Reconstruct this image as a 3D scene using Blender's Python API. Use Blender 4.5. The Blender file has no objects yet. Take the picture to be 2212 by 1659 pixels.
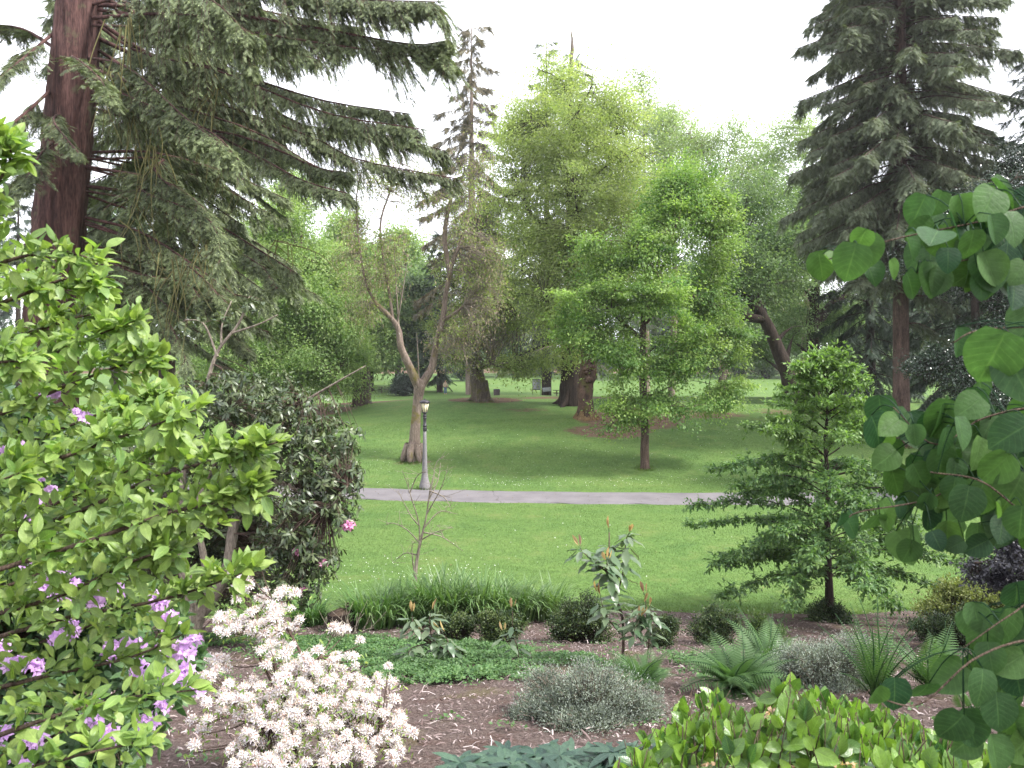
import bpy, math, random
import numpy as np

# ------------------------------------------------------------------ camera, world, sun, exposure
sc = bpy.context.scene
COL = sc.collection
H, F, VH = 5.7, 1720.0, 770.0            # eye height, focal length and horizon row of a 2212 x 1659 frame
cam = bpy.data.cameras.new('camera')
cam.sensor_width = 36.0
cam.lens = 36.0 * F / 2212
cam.shift_y = (VH - 829.5) / 2212
cam.clip_start, cam.clip_end = 0.05, 4000
cam.dof.use_dof = True
cam.dof.focus_distance = 14.0
cam.dof.aperture_fstop = 10
camo = bpy.data.objects.new('camera', cam)
COL.objects.link(camo)
camo.location = (0, 0, H)
camo.rotation_euler = (math.radians(90), 0, 0)
sc.camera = camo

SUN_EL, SUN_AZ = math.radians(50), math.radians(108)     # azimuth clockwise from +Y: from the right, through thin cloud
world = bpy.data.worlds.new('World')
sc.world = world
world.use_nodes = True
wn = world.node_tree
bg = wn.nodes['Background']
sky = wn.nodes.new('ShaderNodeTexSky')
sky.sky_type = 'NISHITA'
sky.sun_disc = False
sky.sun_elevation = SUN_EL
sky.sun_rotation = SUN_AZ
sky.dust_density = 4.0
sky.air_density = 1.0
mixw = wn.nodes.new('ShaderNodeMixRGB')                 # thin white overcast
mixw.inputs[0].default_value = 0.80
mixw.inputs[2].default_value = (9.9, 10.0, 10.7, 1)
wn.links.new(sky.outputs[0], mixw.inputs[1])
wn.links.new(mixw.outputs[0], bg.inputs[0])
bg.inputs[1].default_value = 0.12
sun = bpy.data.lights.new('sun', 'SUN')
sun.energy = 3.3
sun.angle = math.radians(11)
sun.color = (1.0, 0.97, 0.92)
suno = bpy.data.objects.new('sun', sun)
COL.objects.link(suno)
from mathutils import Vector
sd = Vector((math.sin(SUN_AZ) * math.cos(SUN_EL), math.cos(SUN_AZ) * math.cos(SUN_EL), math.sin(SUN_EL)))
suno.rotation_euler = sd.to_track_quat('Z', 'Y').to_euler()
suno.location = (30, -10, 60)
sc.view_settings.view_transform = 'Standard'
sc.view_settings.look = 'None'
sc.view_settings.exposure = 1.38
sc.view_settings.gamma = 1.0
sc.cycles.max_bounces = 9
sc.cycles.diffuse_bounces = 6
sc.cycles.glossy_bounces = 2
sc.cycles.transmission_bounces = 6
sc.cycles.transparent_max_bounces = 4
sc.cycles.caustics_reflective = False
sc.cycles.caustics_refractive = False
sc.render.filter_size = 1.6

# ------------------------------------------------------------------ helpers
RNG = np.random.default_rng(11)
ORG = {}


def nrm(a):
    return a / np.maximum(np.linalg.norm(a, axis=-1, keepdims=True), 1e-9)


def P(u, v, y):
    """point seen at column u, row v of the 2212 x 1659 frame, y metres away"""
    return np.array([(u - 1106) / F * y, y, H - (v - VH) / F * y])


def sstep(a, b, x):
    t = np.clip((np.asarray(x, float) - a) / (b - a), 0, 1)
    return t * t * (3 - 2 * t)


_ys = [-60, -10, 0, 6, 10, 14, 17, 18.5, 20, 34, 37, 40, 43, 51, 57, 61, 65, 72, 85, 100, 130, 170, 250, 400, 1600]
_zs = [9, 5.6, 4.1, 2.75, 1.75, .75, .22, .04, 0, 0, .22, .6, 1.0, 1.85, 2.42, 2.6, 2.45, 1.9, 1.2, .95, 1.25, 1.95, 3.2, 6, 20]
_ty = np.arange(-60, 1600, .25)
_tz = np.interp(_ty, _ys, _zs)
_k = np.exp(-np.linspace(-2, 2, 11) ** 2)
_tz = np.convolve(np.pad(_tz, 5, mode='edge'), _k / _k.sum(), mode='valid')


def dyp(x):
    return 0.0051 * np.clip(np.asarray(x, float) - 9, -34, 30) ** 2


def zg(x, y):
    x = np.asarray(x, float)
    y = np.asarray(y, float)
    yy = y - dyp(x) * sstep(20, 30, y) * (1 - sstep(45, 60, y))
    z = np.interp(yy, _ty, _tz)
    m = 1 - 0.26 * sstep(-3, -15, x) * sstep(34, 40, y) * (1 - sstep(72, 110, y))
    z = z * m
    bump = 0.07 * np.sin(x * .43 + 1) * np.sin(y * .31) + 0.05 * np.sin(x * .17 + y * .23)
    return z + bump * sstep(36, 42, yy)


def G(u, y):
    x = (u - 1106) / F * y
    return np.array([x, y, float(zg(x, y))])


def tag(o, label=None, cat=None, group=None, kind=None):
    if label:
        o['label'] = label
    if cat:
        o['category'] = cat
    if group:
        o['group'] = group
    if kind:
        o['kind'] = kind
    return o


def thing(name, label, cat, loc, group=None):
    o = bpy.data.objects.new(name, None)
    COL.objects.link(o)
    o.location = tuple(float(c) for c in loc)
    o.empty_display_size = .2
    ORG[o] = np.array(loc, float)
    return tag(o, label, cat, group)


class MB:
    """collects triangles and quads with a uv and a tint per vertex"""

    def __init__(self):
        self.V, self.Q, self.T, self.U, self.A, self.n = [], [], [], [], [], 0

    def add(self, V, Q=None, T=None, uv=None, a=None):
        V = np.asarray(V, float).reshape(-1, 3)
        k = len(V)
        self.V.append(V)
        if Q is not None and len(Q):
            self.Q.append(np.asarray(Q, int).reshape(-1, 4) + self.n)
        if T is not None and len(T):
            self.T.append(np.asarray(T, int).reshape(-1, 3) + self.n)
        self.U.append(np.zeros((k, 2)) if uv is None else np.asarray(uv, float).reshape(-1, 2))
        self.A.append(np.zeros(k) if a is None else np.broadcast_to(np.asarray(a, float), (k,)))
        self.n += k

    def build(self, name, mat, parent=None, smooth=True, label=None):
        if not self.V:
            return None
        V = np.concatenate(self.V)
        if parent is not None:
            V = V - ORG[parent]
        me = bpy.data.meshes.new(name)
        Q = np.concatenate(self.Q) if self.Q else np.zeros((0, 4), int)
        T = np.concatenate(self.T) if self.T else np.zeros((0, 3), int)
        vi = np.concatenate([Q.ravel(), T.ravel()]).astype(np.int32)
        nf = len(Q) + len(T)
        ls = np.concatenate([np.arange(len(Q)) * 4, len(Q) * 4 + np.arange(len(T)) * 3]).astype(np.int32)
        me.vertices.add(len(V))
        me.vertices.foreach_set('co', V.astype(np.float32).ravel())
        me.loops.add(len(vi))
        me.loops.foreach_set('vertex_index', vi)
        me.polygons.add(nf)
        me.polygons.foreach_set('loop_start', ls)
        uvl = me.uv_layers.new(name='UVMap')
        U = np.concatenate(self.U)
        uvl.data.foreach_set('uv', U[vi].astype(np.float32).ravel())
        at = me.attributes.new('tint', 'FLOAT', 'POINT')
        at.data.foreach_set('value', np.concatenate(self.A).astype(np.float32))
        me.update(calc_edges=True)
        if smooth:
            me.polygons.foreach_set('use_smooth', np.ones(nf, bool))
        me.materials.append(mat.m if isinstance(mat, N) else mat)
        o = bpy.data.objects.new(name, me)
        COL.objects.link(o)
        if parent is not None:
            o.parent = parent
            ORG[o] = ORG[parent]
        if label:
            o['label'] = label
        return o


def scatter(mb, tm, Pt, D, N, S, a=0.0, W=None):
    """copies of a template (V, Q, T, uv, ta) with +Y along D and +Z near N"""
    V, Q, T, uv, ta = tm
    Pt = np.asarray(Pt, float)
    n = len(Pt)
    if n == 0:
        return
    k = len(V)
    Y = nrm(np.asarray(D, float))
    X = nrm(np.cross(Y, N))
    Z = np.cross(X, Y)
    S = np.broadcast_to(np.asarray(S, float), (n,))
    W = S if W is None else np.broadcast_to(np.asarray(W, float), (n,))
    out = (Pt[:, None, :] + X[:, None, :] * (V[None, :, 0:1] * W[:, None, None])
           + Y[:, None, :] * (V[None, :, 1:2] * S[:, None, None]) + Z[:, None, :] * (V[None, :, 2:3] * S[:, None, None]))
    off = (np.arange(n) * k)[:, None, None]
    q = (np.asarray(Q)[None] + off).reshape(-1, 4) if len(Q) else None
    t = (np.asarray(T)[None] + off).reshape(-1, 3) if len(T) else None
    A = np.broadcast_to(np.asarray(a, float), (n,))[:, None] + np.asarray(ta)[None, :]
    mb.add(out.reshape(-1, 3), q, t, np.tile(uv, (n, 1)), np.clip(A, 0, 1).ravel())


def leaf(width, rows=4, peak=.45, fold=.12, curl=.15, notch=0.0, power=.8, wave=0.0, tip=1.0):
    """leaf blade of unit length along +Y"""
    V, Q, T, uv = [], [], [], []
    ts = np.linspace(0, 1, rows + 1)
    for t in ts:
        if t <= peak:
            w = math.sin(t / peak * math.pi / 2) ** power
        else:
            w = math.cos((t - peak) / (1 - peak) * math.pi / 2) ** tip
        w = max(w, 0.0) * width / 2
        z = -curl * t * t + wave * math.sin(t * 9)
        y = t
        yb = t - notch * (1 - t) ** 3 * (1 if t > 0 else 0)
        V += [(-w, yb, z + fold * w * 2), (0, y, z), (w, yb, z + fold * w * 2 - wave * .5 * math.sin(t * 7))]
        uv += [(0, t), (.5, t), (1, t)]
    for i in range(rows):
        a = i * 3
        Q += [(a, a + 1, a + 4, a + 3), (a + 1, a + 2, a + 5, a + 4)]
    return np.array(V, float), Q, T, np.array(uv, float), np.zeros(len(V))


def quadleaf(width, fold=.06, curl=.08):
    V = np.array([(0, 0, 0), (width / 2, .45, fold), (0, 1, -curl), (-width / 2, .45, fold)], float)
    return V, [], [(0, 1, 2), (0, 2, 3)], np.array([(.5, 0), (1, .5), (.5, 1), (0, .5)], float), np.zeros(4)


def spray(n=8, side=.34, w=.075, tipt=.55, hang=.10):
    """feathery conifer twig of unit length: thin side shoots left and right"""
    V, T, ta = [], [], []
    r = np.random.default_rng(3)

    def tri(b, d, ln, wd, t0, t1):
        d = np.array(d) / np.linalg.norm(d)
        s = np.cross(d, (0, 0, 1))
        s = s / np.linalg.norm(s) * wd / 2
        i = len(V)
        V.extend([b - s, b + s, b + d * ln])
        T.append((i, i + 1, i + 2))
        ta.extend([t0, t0, t1])
    for i in range(n):
        t = (i + .5) / n
        b = np.array([0, t, -hang * t * t])
        for s in (-1, 1):
            tri(b, (s * .8, .55 + r.uniform(-.2, .2), -.18 + r.uniform(-.15, .15)), side * (1.1 - .6 * t) * r.uniform(.8, 1.15), w, 0, tipt)
    tri(np.array([0., 0, 0]), (0.001, 1, -hang), 1.05, w * 1.1, 0, tipt)
    return np.array(V), [], T, np.zeros((len(V), 2)), np.array(ta)


def curve(pts, n=12):
    """smooth interpolation through points"""
    p = np.asarray(pts, float)
    if len(p) == 2:
        return p[0] + (p[1] - p[0]) * np.linspace(0, 1, n)[:, None]
    q = np.vstack([2 * p[0] - p[1], p, 2 * p[-1] - p[-2]])
    seg = len(p) - 1
    out = []
    for s in np.linspace(0, seg - 1e-6, n):
        i = int(s)
        t = s - i
        a, b, c, d = q[i:i + 4]
        out.append(.5 * (2 * b + (c - a) * t + (2 * a - 5 * b + 4 * c - d) * t * t + (3 * b - a - 3 * c + d) * t ** 3))
    return np.array(out)


def tube(mb, pts, rad, sides=8, rough=0.0, seed=0, cap=True):
    pts = np.asarray(pts, float)
    n = len(pts)
    rad = np.interp(np.linspace(0, 1, n), np.linspace(0, 1, len(np.atleast_1d(rad))), np.atleast_1d(rad))
    tg = nrm(np.gradient(pts, axis=0))
    ref = np.array([0.31, -0.95, 0.07])
    X = nrm(np.cross(tg, ref))
    Y = np.cross(tg, X)
    an = np.linspace(0, 2 * np.pi, sides, endpoint=False)
    rr = np.random.default_rng(seed)
    R = rad[:, None] * (1 + rough * rr.normal(size=(n, sides)) * .5 + rough * np.sin(an * 3 + seed)[None, :] * .6)
    V = pts[:, None, :] + R[:, :, None] * (np.cos(an)[None, :, None] * X[:, None, :] + np.sin(an)[None, :, None] * Y[:, None, :])
    i = np.arange(n - 1)[:, None] * sides
    j = np.arange(sides)[None, :]
    j2 = (j + 1) % sides
    Q = np.stack([i + j, i + j2, i + sides + j2, i + sides + j], -1).reshape(-1, 4)
    V = V.reshape(-1, 3)
    T = None
    if cap:
        c = n * sides
        V = np.vstack([V, pts[-1] + tg[-1] * rad[-1] * .5])
        b = (n - 1) * sides
        T = [(b + k, b + (k + 1) % sides, c) for k in range(sides)]
    mb.add(V, Q, T)


def sticks(mb, A, B, r0, r1, sag=0.0, a=0.0):
    """many thin three-sided twigs from A to B with one bend"""
    A = np.asarray(A, float)
    B = np.asarray(B, float)
    n = len(A)
    if n == 0:
        return
    M = (A + B) / 2
    M[:, 2] += sag * np.linalg.norm(B - A, axis=1)
    d = nrm(B - A)
    X = nrm(np.cross(d, np.array([.3, .9, .2])))
    Y = np.cross(d, X)
    r0 = np.broadcast_to(r0, (n,))
    r1 = np.broadcast_to(r1, (n,))
    an = np.array([0, 2.094, 4.189])
    rings = []
    for c, r in ((A, r0), (M, (r0 + r1) / 2), (B, r1)):
        rings.append(c[:, None, :] + r[:, None, None] * (np.cos(an)[None, :, None] * X[:, None, :] + np.sin(an)[None, :, None] * Y[:, None, :]))
    V = np.concatenate(rings, 1)
    q = []
    for b in (0, 3):
        for k in range(3):
            q.append((b + k, b + (k + 1) % 3, b + 3 + (k + 1) % 3, b + 3 + k))
    Q = (np.array(q)[None] + (np.arange(n) * 9)[:, None, None]).reshape(-1, 4)
    mb.add(V.reshape(-1, 3), Q, a=a)


def lathe(mb, prof, c, sides=16, rot=0.0, a=0.0):
    """solid of revolution from (r, z) pairs round a vertical axis at c"""
    an = np.linspace(0, 2 * np.pi, sides, endpoint=False) + rot
    V = np.array([[(c[0] + r * math.cos(t), c[1] + r * math.sin(t), c[2] + z) for t in an] for r, z in prof]).reshape(-1, 3)
    n = len(prof)
    Q = [(i * sides + j, i * sides + (j + 1) % sides, (i + 1) * sides + (j + 1) % sides, (i + 1) * sides + j) for i in range(n - 1) for j in range(sides)]
    mb.add(V, Q, a=a)


def box(mb, c, s, rz=0.0, rx=0.0, ry=0.0, bev=0.0):
    c = np.asarray(c, float)
    hx, hy, hz = np.asarray(s, float) / 2
    b = min(bev, hx * .45, hy * .45, hz * .45)
    V = []
    for sz in (-1, 1):
        for ins in ((b, 0), (0, b)) if sz < 0 else ((0, b), (b, 0)):
            e, zi = ins
            V += [(sx * (hx - e), sy * (hy - e), sz * (hz - zi)) for sx, sy in ((-1, -1), (1, -1), (1, 1), (-1, 1))]
    V = np.array(V)
    Q = [(3, 2, 1, 0), (12, 13, 14, 15)]
    for l in range(3):
        for k in range(4):
            Q.append((l * 4 + k, l * 4 + (k + 1) % 4, l * 4 + 4 + (k + 1) % 4, l * 4 + 4 + k))
    for ang, ax in ((rx, 0), (ry, 1), (rz, 2)):
        if ang:
            co, si = math.cos(ang), math.sin(ang)
            R = np.eye(3)
            i, j = [(1, 2), (2, 0), (0, 1)][ax]
            R[i, i], R[i, j], R[j, i], R[j, j] = co, -si, si, co
            V = V @ R.T
    mb.add(V + c, Q)


# ------------------------------------------------------------------ materials
class N:
    def __init__(self, name):
        self.m = bpy.data.materials.new(name)
        self.m.use_nodes = True
        self.t = self.m.node_tree
        self.b = self.t.nodes['Principled BSDF']
        self.out = self.t.nodes['Material Output']

    def node(self, kind, **kw):
        n = self.t.nodes.new(kind)
        for k, v in kw.items():
            setattr(n, k, v)
        return n

    def link(self, a, b):
        self.t.links.new(a, b)

    def noise(self, scale, detail=4, vec=None, rough=.6):
        n = self.node('ShaderNodeTexNoise')
        n.inputs['Scale'].default_value = scale
        n.inputs['Detail'].default_value = detail
        n.inputs['Roughness'].default_value = rough
        self.link(vec if vec is not None else self.pos(), n.inputs['Vector'])
        return n.outputs['Fac']

    def pos(self, s=None):
        g = self.node('ShaderNodeNewGeometry').outputs['Position']
        if s is None:
            return g
        mp = self.node('ShaderNodeMapping')
        mp.inputs['Scale'].default_value = s
        self.link(g, mp.inputs['Vector'])
        return mp.outputs[0]

    def attr(self, name='tint'):
        a = self.node('ShaderNodeAttribute', attribute_name=name)
        return a.outputs['Fac']

    def ramp(self, fac, stops):
        r = self.node('ShaderNodeValToRGB')
        e = r.color_ramp.elements
        while len(e) < len(stops):
            e.new(.5)
        for x, (p, c) in zip(e, stops):
            x.position = p
            x.color = tuple(c) + (1,)
        self.link(fac, r.inputs[0])
        return r.outputs[0]

    def mix(self, f, a, b, mode='MIX'):
        m = self.node('ShaderNodeMixRGB', blend_type=mode)
        for i, x in enumerate((f, a, b)):
            if isinstance(x, (int, float)):
                m.inputs[i].default_value = x
            elif isinstance(x, (tuple, list)):
                m.inputs[i].default_value = tuple(x) + (1,)
            else:
                self.link(x, m.inputs[i])
        return m.outputs[0]

    def map(self, f, a, b, c, d):
        m = self.node('ShaderNodeMapRange')
        self.link(f, m.inputs[0])
        for i, x in enumerate((a, b, c, d)):
            m.inputs[i + 1].default_value = x
        return m.outputs[0]

    def math(self, op, a, b=0.0):
        m = self.node('ShaderNodeMath', operation=op)
        for i, x in enumerate((a, b)):
            if isinstance(x, (int, float)):
                m.inputs[i].default_value = x
            else:
                self.link(x, m.inputs[i])
        return m.outputs[0]

    def bump(self, h, strength=.4, dist=.02):
        b = self.node('ShaderNodeBump')
        b.inputs['Strength'].default_value = strength
        b.inputs['Distance'].default_value = dist
        self.link(h, b.inputs['Height'])
        self.link(b.outputs[0], self.b.inputs['Normal'])
        return b.outputs[0]

    def base(self, c):
        if isinstance(c, (tuple, list)):
            self.b.inputs['Base Color'].default_value = tuple(c) + (1,)
        else:
            self.link(c, self.b.inputs['Base Color'])

    def set(self, rough=.6, spec=.3, metal=0.0):
        self.b.inputs['Roughness'].default_value = rough
        self.b.inputs['Specular IOR Level'].default_value = spec
        self.b.inputs['Metallic'].default_value = metal
        return self


MATS = {}


def leafmat(name, c0, c1, rough=.5, trans=.35, spec=.3, clump=.6, cvar=.3, vein=0.0, tboost=(1.35, 1.5, .7), detail=False):
    m = N(name)
    col = m.mix(m.attr(), c0, c1)
    nz = m.map(m.noise(clump, 3), .3, .7, 1 - cvar, 1 + cvar)
    cc = m.node('ShaderNodeCombineXYZ')
    for i in range(3):
        m.link(nz, cc.inputs[i])
    col = m.mix(1.0, col, cc.outputs[0], 'MULTIPLY')
    if vein:
        uv = m.node('ShaderNodeUVMap').outputs[0]
        sp = m.node('ShaderNodeSeparateXYZ')
        m.link(uv, sp.inputs[0])
        du = m.math('ABSOLUTE', m.math('SUBTRACT', sp.outputs[0], .5))
        mid = m.map(du, 0.0, .035, 1, 0)
        sv = m.math('SINE', m.math('MULTIPLY', m.math('SUBTRACT', sp.outputs[1], m.math('MULTIPLY', du, .55)), 52.0))
        side = m.map(sv, .86, 1.0, 0, .55)
        vv = m.math('MAXIMUM', mid, side)
        col = m.mix(m.math('MULTIPLY', vv, vein), col, tuple(min(1, x * 1.9 + .03) for x in c1))
        blot = m.map(m.noise(60, 3), .35, .65, .85, 1.12)
        c3 = m.node('ShaderNodeCombineXYZ')
        for i in range(3):
            m.link(blot, c3.inputs[i])
        col = m.mix(1.0, col, c3.outputs[0], 'MULTIPLY')
        m.bump(m.math('ADD', m.math('MULTIPLY', vv, -.6), m.noise(110, 3)), .35, .004)
    m.base(col)
    m.set(rough, spec)
    tr = m.node('ShaderNodeBsdfTranslucent')
    m.link(m.mix(1.0, col, tboost, 'MULTIPLY'), tr.inputs[0])
    ms = m.node('ShaderNodeMixShader')
    ms.inputs[0].default_value = trans
    m.link(m.b.outputs[0], ms.inputs[1])
    m.link(tr.outputs[0], ms.inputs[2])
    m.link(ms.outputs[0], m.out.inputs[0])
    return m.m


def barkmat(name, c0, c1, scale=6, moss=None, mossamt=0.0, spots=None, bump=.7, strv=.16):
    m = N(name)
    n1 = m.noise(scale, 6, m.pos((1, 1, strv)), .65)
    n2 = m.noise(scale * 4.5, 4, m.pos((1, 1, strv * 1.5)))
    col = m.ramp(n1, [(.32, c0), (.62, c1), (.8, tuple(x * 1.35 for x in c1))])
    dk = m.map(n2, .35, .6, .55, 1.05)
    c3 = m.node('ShaderNodeCombineXYZ')
    for i in range(3):
        m.link(dk, c3.inputs[i])
    col = m.mix(1.0, col, c3.outputs[0], 'MULTIPLY')
    if moss:
        f = m.map(m.noise(1.3, 4), .62 - mossamt * .3, .72 - mossamt * .2, 0, .85)
        col = m.mix(f, col, moss)
    if spots:
        f = m.map(m.noise(5.0, 3, m.pos((1, 1, .6))), .66, .74, 0, .8)
        col = m.mix(f, col, spots)
    m.base(col)
    m.set(.9, .15)
    m.bump(m.math('ADD', n1, m.math('MULTIPLY', n2, .5)), bump, .06)
    return m.m


def plain(name, c, rough=.6, spec=.3, metal=0.0, var=.25, scale=8, c2=None, bump=.15):
    m = N(name)
    n = m.noise(scale, 5)
    c2 = c2 or tuple(x * (1 - var) for x in c)
    m.base(m.ramp(n, [(.35, c2), (.65, c)]))
    m.set(rough, spec, metal)
    if bump:
        m.bump(n, bump, .01)
    return m.m


def lawnmat():
    m = N('lawn')
    big = m.noise(.16, 4)
    mid = m.noise(1.1, 5)
    fine = m.noise(9, 6, m.pos((1, .55, 1)), .75)
    g = m.ramp(mid, [(.3, (.058, .112, .030)), (.55, (.080, .142, .038)), (.75, (.096, .150, .044))])
    g = m.mix(m.map(big, .35, .65, 0, .6), g, (.104, .160, .044))
    f = m.map(fine, .3, .7, .62, 1.35)
    c3 = m.node('ShaderNodeCombineXYZ')
    for i in range(3):
        m.link(f, c3.inputs[i])
    g = m.mix(1.0, g, c3.outputs[0], 'MULTIPLY')
    dry = m.map(m.noise(.55, 5, None, .7), .54, .72, 0, .5)
    g = m.mix(dry, g, (.135, .145, .055))
    soil = m.ramp(m.noise(2.5, 6), [(.35, (.085, .048, .034)), (.65, (.150, .090, .066))])
    s = m.math('ADD', m.attr('soil'), m.math('MULTIPLY', m.math('SUBTRACT', m.noise(1.6, 6, None, .7), .5), 1.1))
    s = m.map(s, .42, .62, 0, .92)
    m.base(m.mix(s, g, soil))
    m.set(.9, .1)
    m.bump(fine, .8, .06)
    return m.m


def mulchmat():
    m = N('mulch')
    a = m.noise(3.2, 6, None, .7)
    b = m.noise(38, 5, None, .7)
    col = m.ramp(b, [(.28, (.042, .030, .029)), (.5, (.118, .088, .078)), (.66, (.200, .158, .142)), (.8, (.34, .29, .28))])
    col = m.mix(m.map(a, .5, .68, 0, .6), col, (.085, .042, .030))
    moss = m.map(m.noise(.9, 5), .58, .68, 0, .45)
    col = m.mix(moss, col, (.11, .10, .035))
    m.base(col)
    m.set(.95, .1)
    m.bump(m.math('ADD', b, a), 1.0, .05)
    return m.m


def pathmat():
    m = N('asphalt')
    f = m.noise(70, 5)
    b = m.noise(.8, 5)
    col = m.ramp(b, [(.3, (.112, .103, .110)), (.7, (.165, .153, .160))])
    k = m.map(f, .3, .7, .82, 1.14)
    c3 = m.node('ShaderNodeCombineXYZ')
    for i in range(3):
        m.link(k, c3.inputs[i])
    col = m.mix(1.0, col, c3.outputs[0], 'MULTIPLY')
    vo = m.node('ShaderNodeTexVoronoi', feature='DISTANCE_TO_EDGE')
    vo.inputs['Scale'].default_value = .22
    dis = m.node('ShaderNodeMixRGB', blend_type='ADD')
    dis.inputs[0].default_value = .6
    m.link(m.pos((.7, 1.4, 1)), dis.inputs[1])
    nn = m.node('ShaderNodeTexNoise')
    nn.inputs['Scale'].default_value = 1.2
    m.link(m.pos(), nn.inputs['Vector'])
    m.link(nn.outputs['Color'], dis.inputs[2])
    m.link(dis.outputs[0], vo.inputs['Vector'])
    crack = m.map(vo.outputs['Distance'], .0, .006, .55, 0)
    col = m.mix(crack, col, (.06, .055, .055))
    m.base(col)
    m.set(.9, .2)
    m.bump(f, .3, .01)
    return m.m

# ------------------------------------------------------------------ the setting: lawn, path, planting bed
def ypc(x):
    return 31.9 + dyp(x)


def grid(xs, ys, zf, mb, soil=None):
    X, Y = np.meshgrid(xs, ys)
    Z = zf(X, Y)
    V = np.stack([X, Y, Z], -1).reshape(-1, 3)
    nx = len(xs)
    i = np.arange(len(ys) - 1)[:, None] * nx
    j = np.arange(nx - 1)[None, :]
    Q = np.stack([i + j, i + j + 1, i + nx + j + 1, i + nx + j], -1).reshape(-1, 4)
    mb.add(V, Q)
    return X, Y


SOIL = [(7.5, 50.5, 4.2, 4.6, 1.0), (5.6, 46.5, 3.4, 2.6, .75), (12.0, 51.5, 5.0, 2.4, .6), (-2.0, 58.5, 3.4, 2.2, 1.0), (4.5, 60.0, 6, 1.3, .7),
        (-11.5, 68, 7, 8, 1.0), (-16, 58, 6, 4, .9), (21.0, 43.0, 1.1, 1.0, .8), (19, 53, 4.5, 2.0, .55), (-4.9, 39.6, 1.4, .8, .55),
        (6.35, 38, .8, .7, .5), (-8, 41, .6, .5, .45), (44, 95, 7, 6, .8), (1.0, 54, 2.4, 1.3, .55), (10, 63, 12, 1.0, .6)]


def soil_at(X, Y):
    s = np.zeros_like(X)
    for x, y, rx, ry, w in SOIL:
        d = np.sqrt(((X - x) / rx) ** 2 + ((Y - y) / ry) ** 2)
        s = np.maximum(s, w * (1 - sstep(.45, 1.15, d)))
    s = np.maximum(s, .9 * sstep(168, 178, Y) * (1 - sstep(200, 230, Y)))
    s = np.maximum(s, .8 * sstep(17, 15, Y))
    edge = np.abs(Y - ypc(X))
    s = np.maximum(s, .50 * (1 - sstep(1.25, 1.65, edge)) * (np.abs(X) < 60))
    return s


mb = MB()
xs = np.concatenate([-np.geomspace(1500, 62, 22), np.arange(-60, 60.1, .6), np.geomspace(62, 1500, 22)])
ys = np.concatenate([np.arange(-60, 0, 3), np.arange(0, 72, .5), np.arange(72, 210, 2), np.geomspace(212, 1550, 26)])
GX, GY = grid(xs, ys, zg, mb)
lawn = mb.build('lawn', lawnmat())
sa = lawn.data.attributes.new('soil', 'FLOAT', 'POINT')
sa.data.foreach_set('value', soil_at(GX, GY).astype(np.float32).ravel())
tag(lawn, kind='structure')

mb = MB()
xs = np.arange(-60, 60.1, .5)
cr = []
for k, off in enumerate((-1.32, -1.24, -.6, 0, .6, 1.24, 1.32)):
    wob = .05 * np.sin(xs * 1.7 + k) + .04 * np.sin(xs * 4.1 + 2 * k) if k in (0, 1, 5, 6) else 0
    y = ypc(xs) + off + wob
    z = np.maximum(zg(xs, y), 0) + (.0 if k in (0, 6) else .028 + .012 * (1 - abs(off)))
    cr.append(np.stack([xs, y, z], -1))
V = np.stack(cr, 0)
m_, n_ = V.shape[:2]
i = np.arange(m_ - 1)[:, None] * n_
j = np.arange(n_ - 1)[None, :]
mb.add(V.reshape(-1, 3), np.stack([i + j, i + j + 1, i + n_ + j + 1, i + n_ + j], -1).reshape(-1, 4))
tag(mb.build('path', pathmat()), kind='structure')

mb = MB()


def bed_front(x):
    return 17.0 + .22 * np.sin(x * .8) + .12 * np.sin(x * 2.3 + 1) - .9 * sstep(-2, -6, x) + .5 * sstep(9, 16, x)


tt = np.concatenate([np.linspace(-6, 3.5, 14), np.arange(3.6, 17.01, .11)])
xs = np.arange(-26, 26.1, .14)
X, T_ = np.meshgrid(xs, tt)
fr = bed_front(X)
Y = np.where(T_ < 3.6, T_, 3.6 + (T_ - 3.6) * (fr - 3.6) / 13.4)
rb = np.random.default_rng(5)
Z = zg(X, Y) + .012 + .05 * (np.sin(X * 2.1 + Y) * np.sin(Y * 1.7) * .3 + rb.random(X.shape) * .5) * sstep(0, .4, fr - Y)
nx = len(xs)
i = np.arange(len(tt) - 1)[:, None] * nx
j = np.arange(nx - 1)[None, :]
mb.add(np.stack([X, Y, Z], -1).reshape(-1, 3), np.stack([i + j, i + j + 1, i + nx + j + 1, i + nx + j], -1).reshape(-1, 4))
tag(mb.build('planting_bed', mulchmat()), kind='structure')

# mulch chips and dry twigs lying on the bed
mb = MB()
n = 48000
cx = RNG.uniform(-9, 11, n)
cy = RNG.uniform(4.5, 17.0, n) ** 1.0
keep = cy < bed_front(cx) - .02
cx, cy = cx[keep], cy[keep]
n = len(cx)
ln = RNG.uniform(.02, .075, n) * np.where(RNG.random(n) < .06, 2.6, 1)
wd = RNG.uniform(.004, .014, n)
an = RNG.uniform(0, 6.283, n)
D = np.stack([np.cos(an), np.sin(an), RNG.normal(0, .25, n)], -1)
NN = np.stack([RNG.normal(0, .35, n), RNG.normal(0, .35, n), np.ones(n)], -1)
chip = (np.array([(-.5, 0, 0), (.5, .05, 0), (.45, 1, .0), (-.4, .93, .0), (-.5, .5, .12), (.5, .5, .12)], float), [(0, 1, 5, 4), (4, 5, 2, 3)], [], np.zeros((6, 2)), np.zeros(6))
scatter(mb, chip, np.stack([cx, cy, zg(cx, cy) + .035 + RNG.uniform(0, .025, n)], -1), D, NN, ln, RNG.random(n) ** 1.3, wd)
mt = N('mulch_chip')
mt.base(mt.ramp(mt.attr(), [(.0, (.045, .03, .028)), (.45, (.135, .098, .092)), (.8, (.25, .20, .19)), (1, (.40, .35, .34))]))
mt.set(.9, .1)
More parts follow.
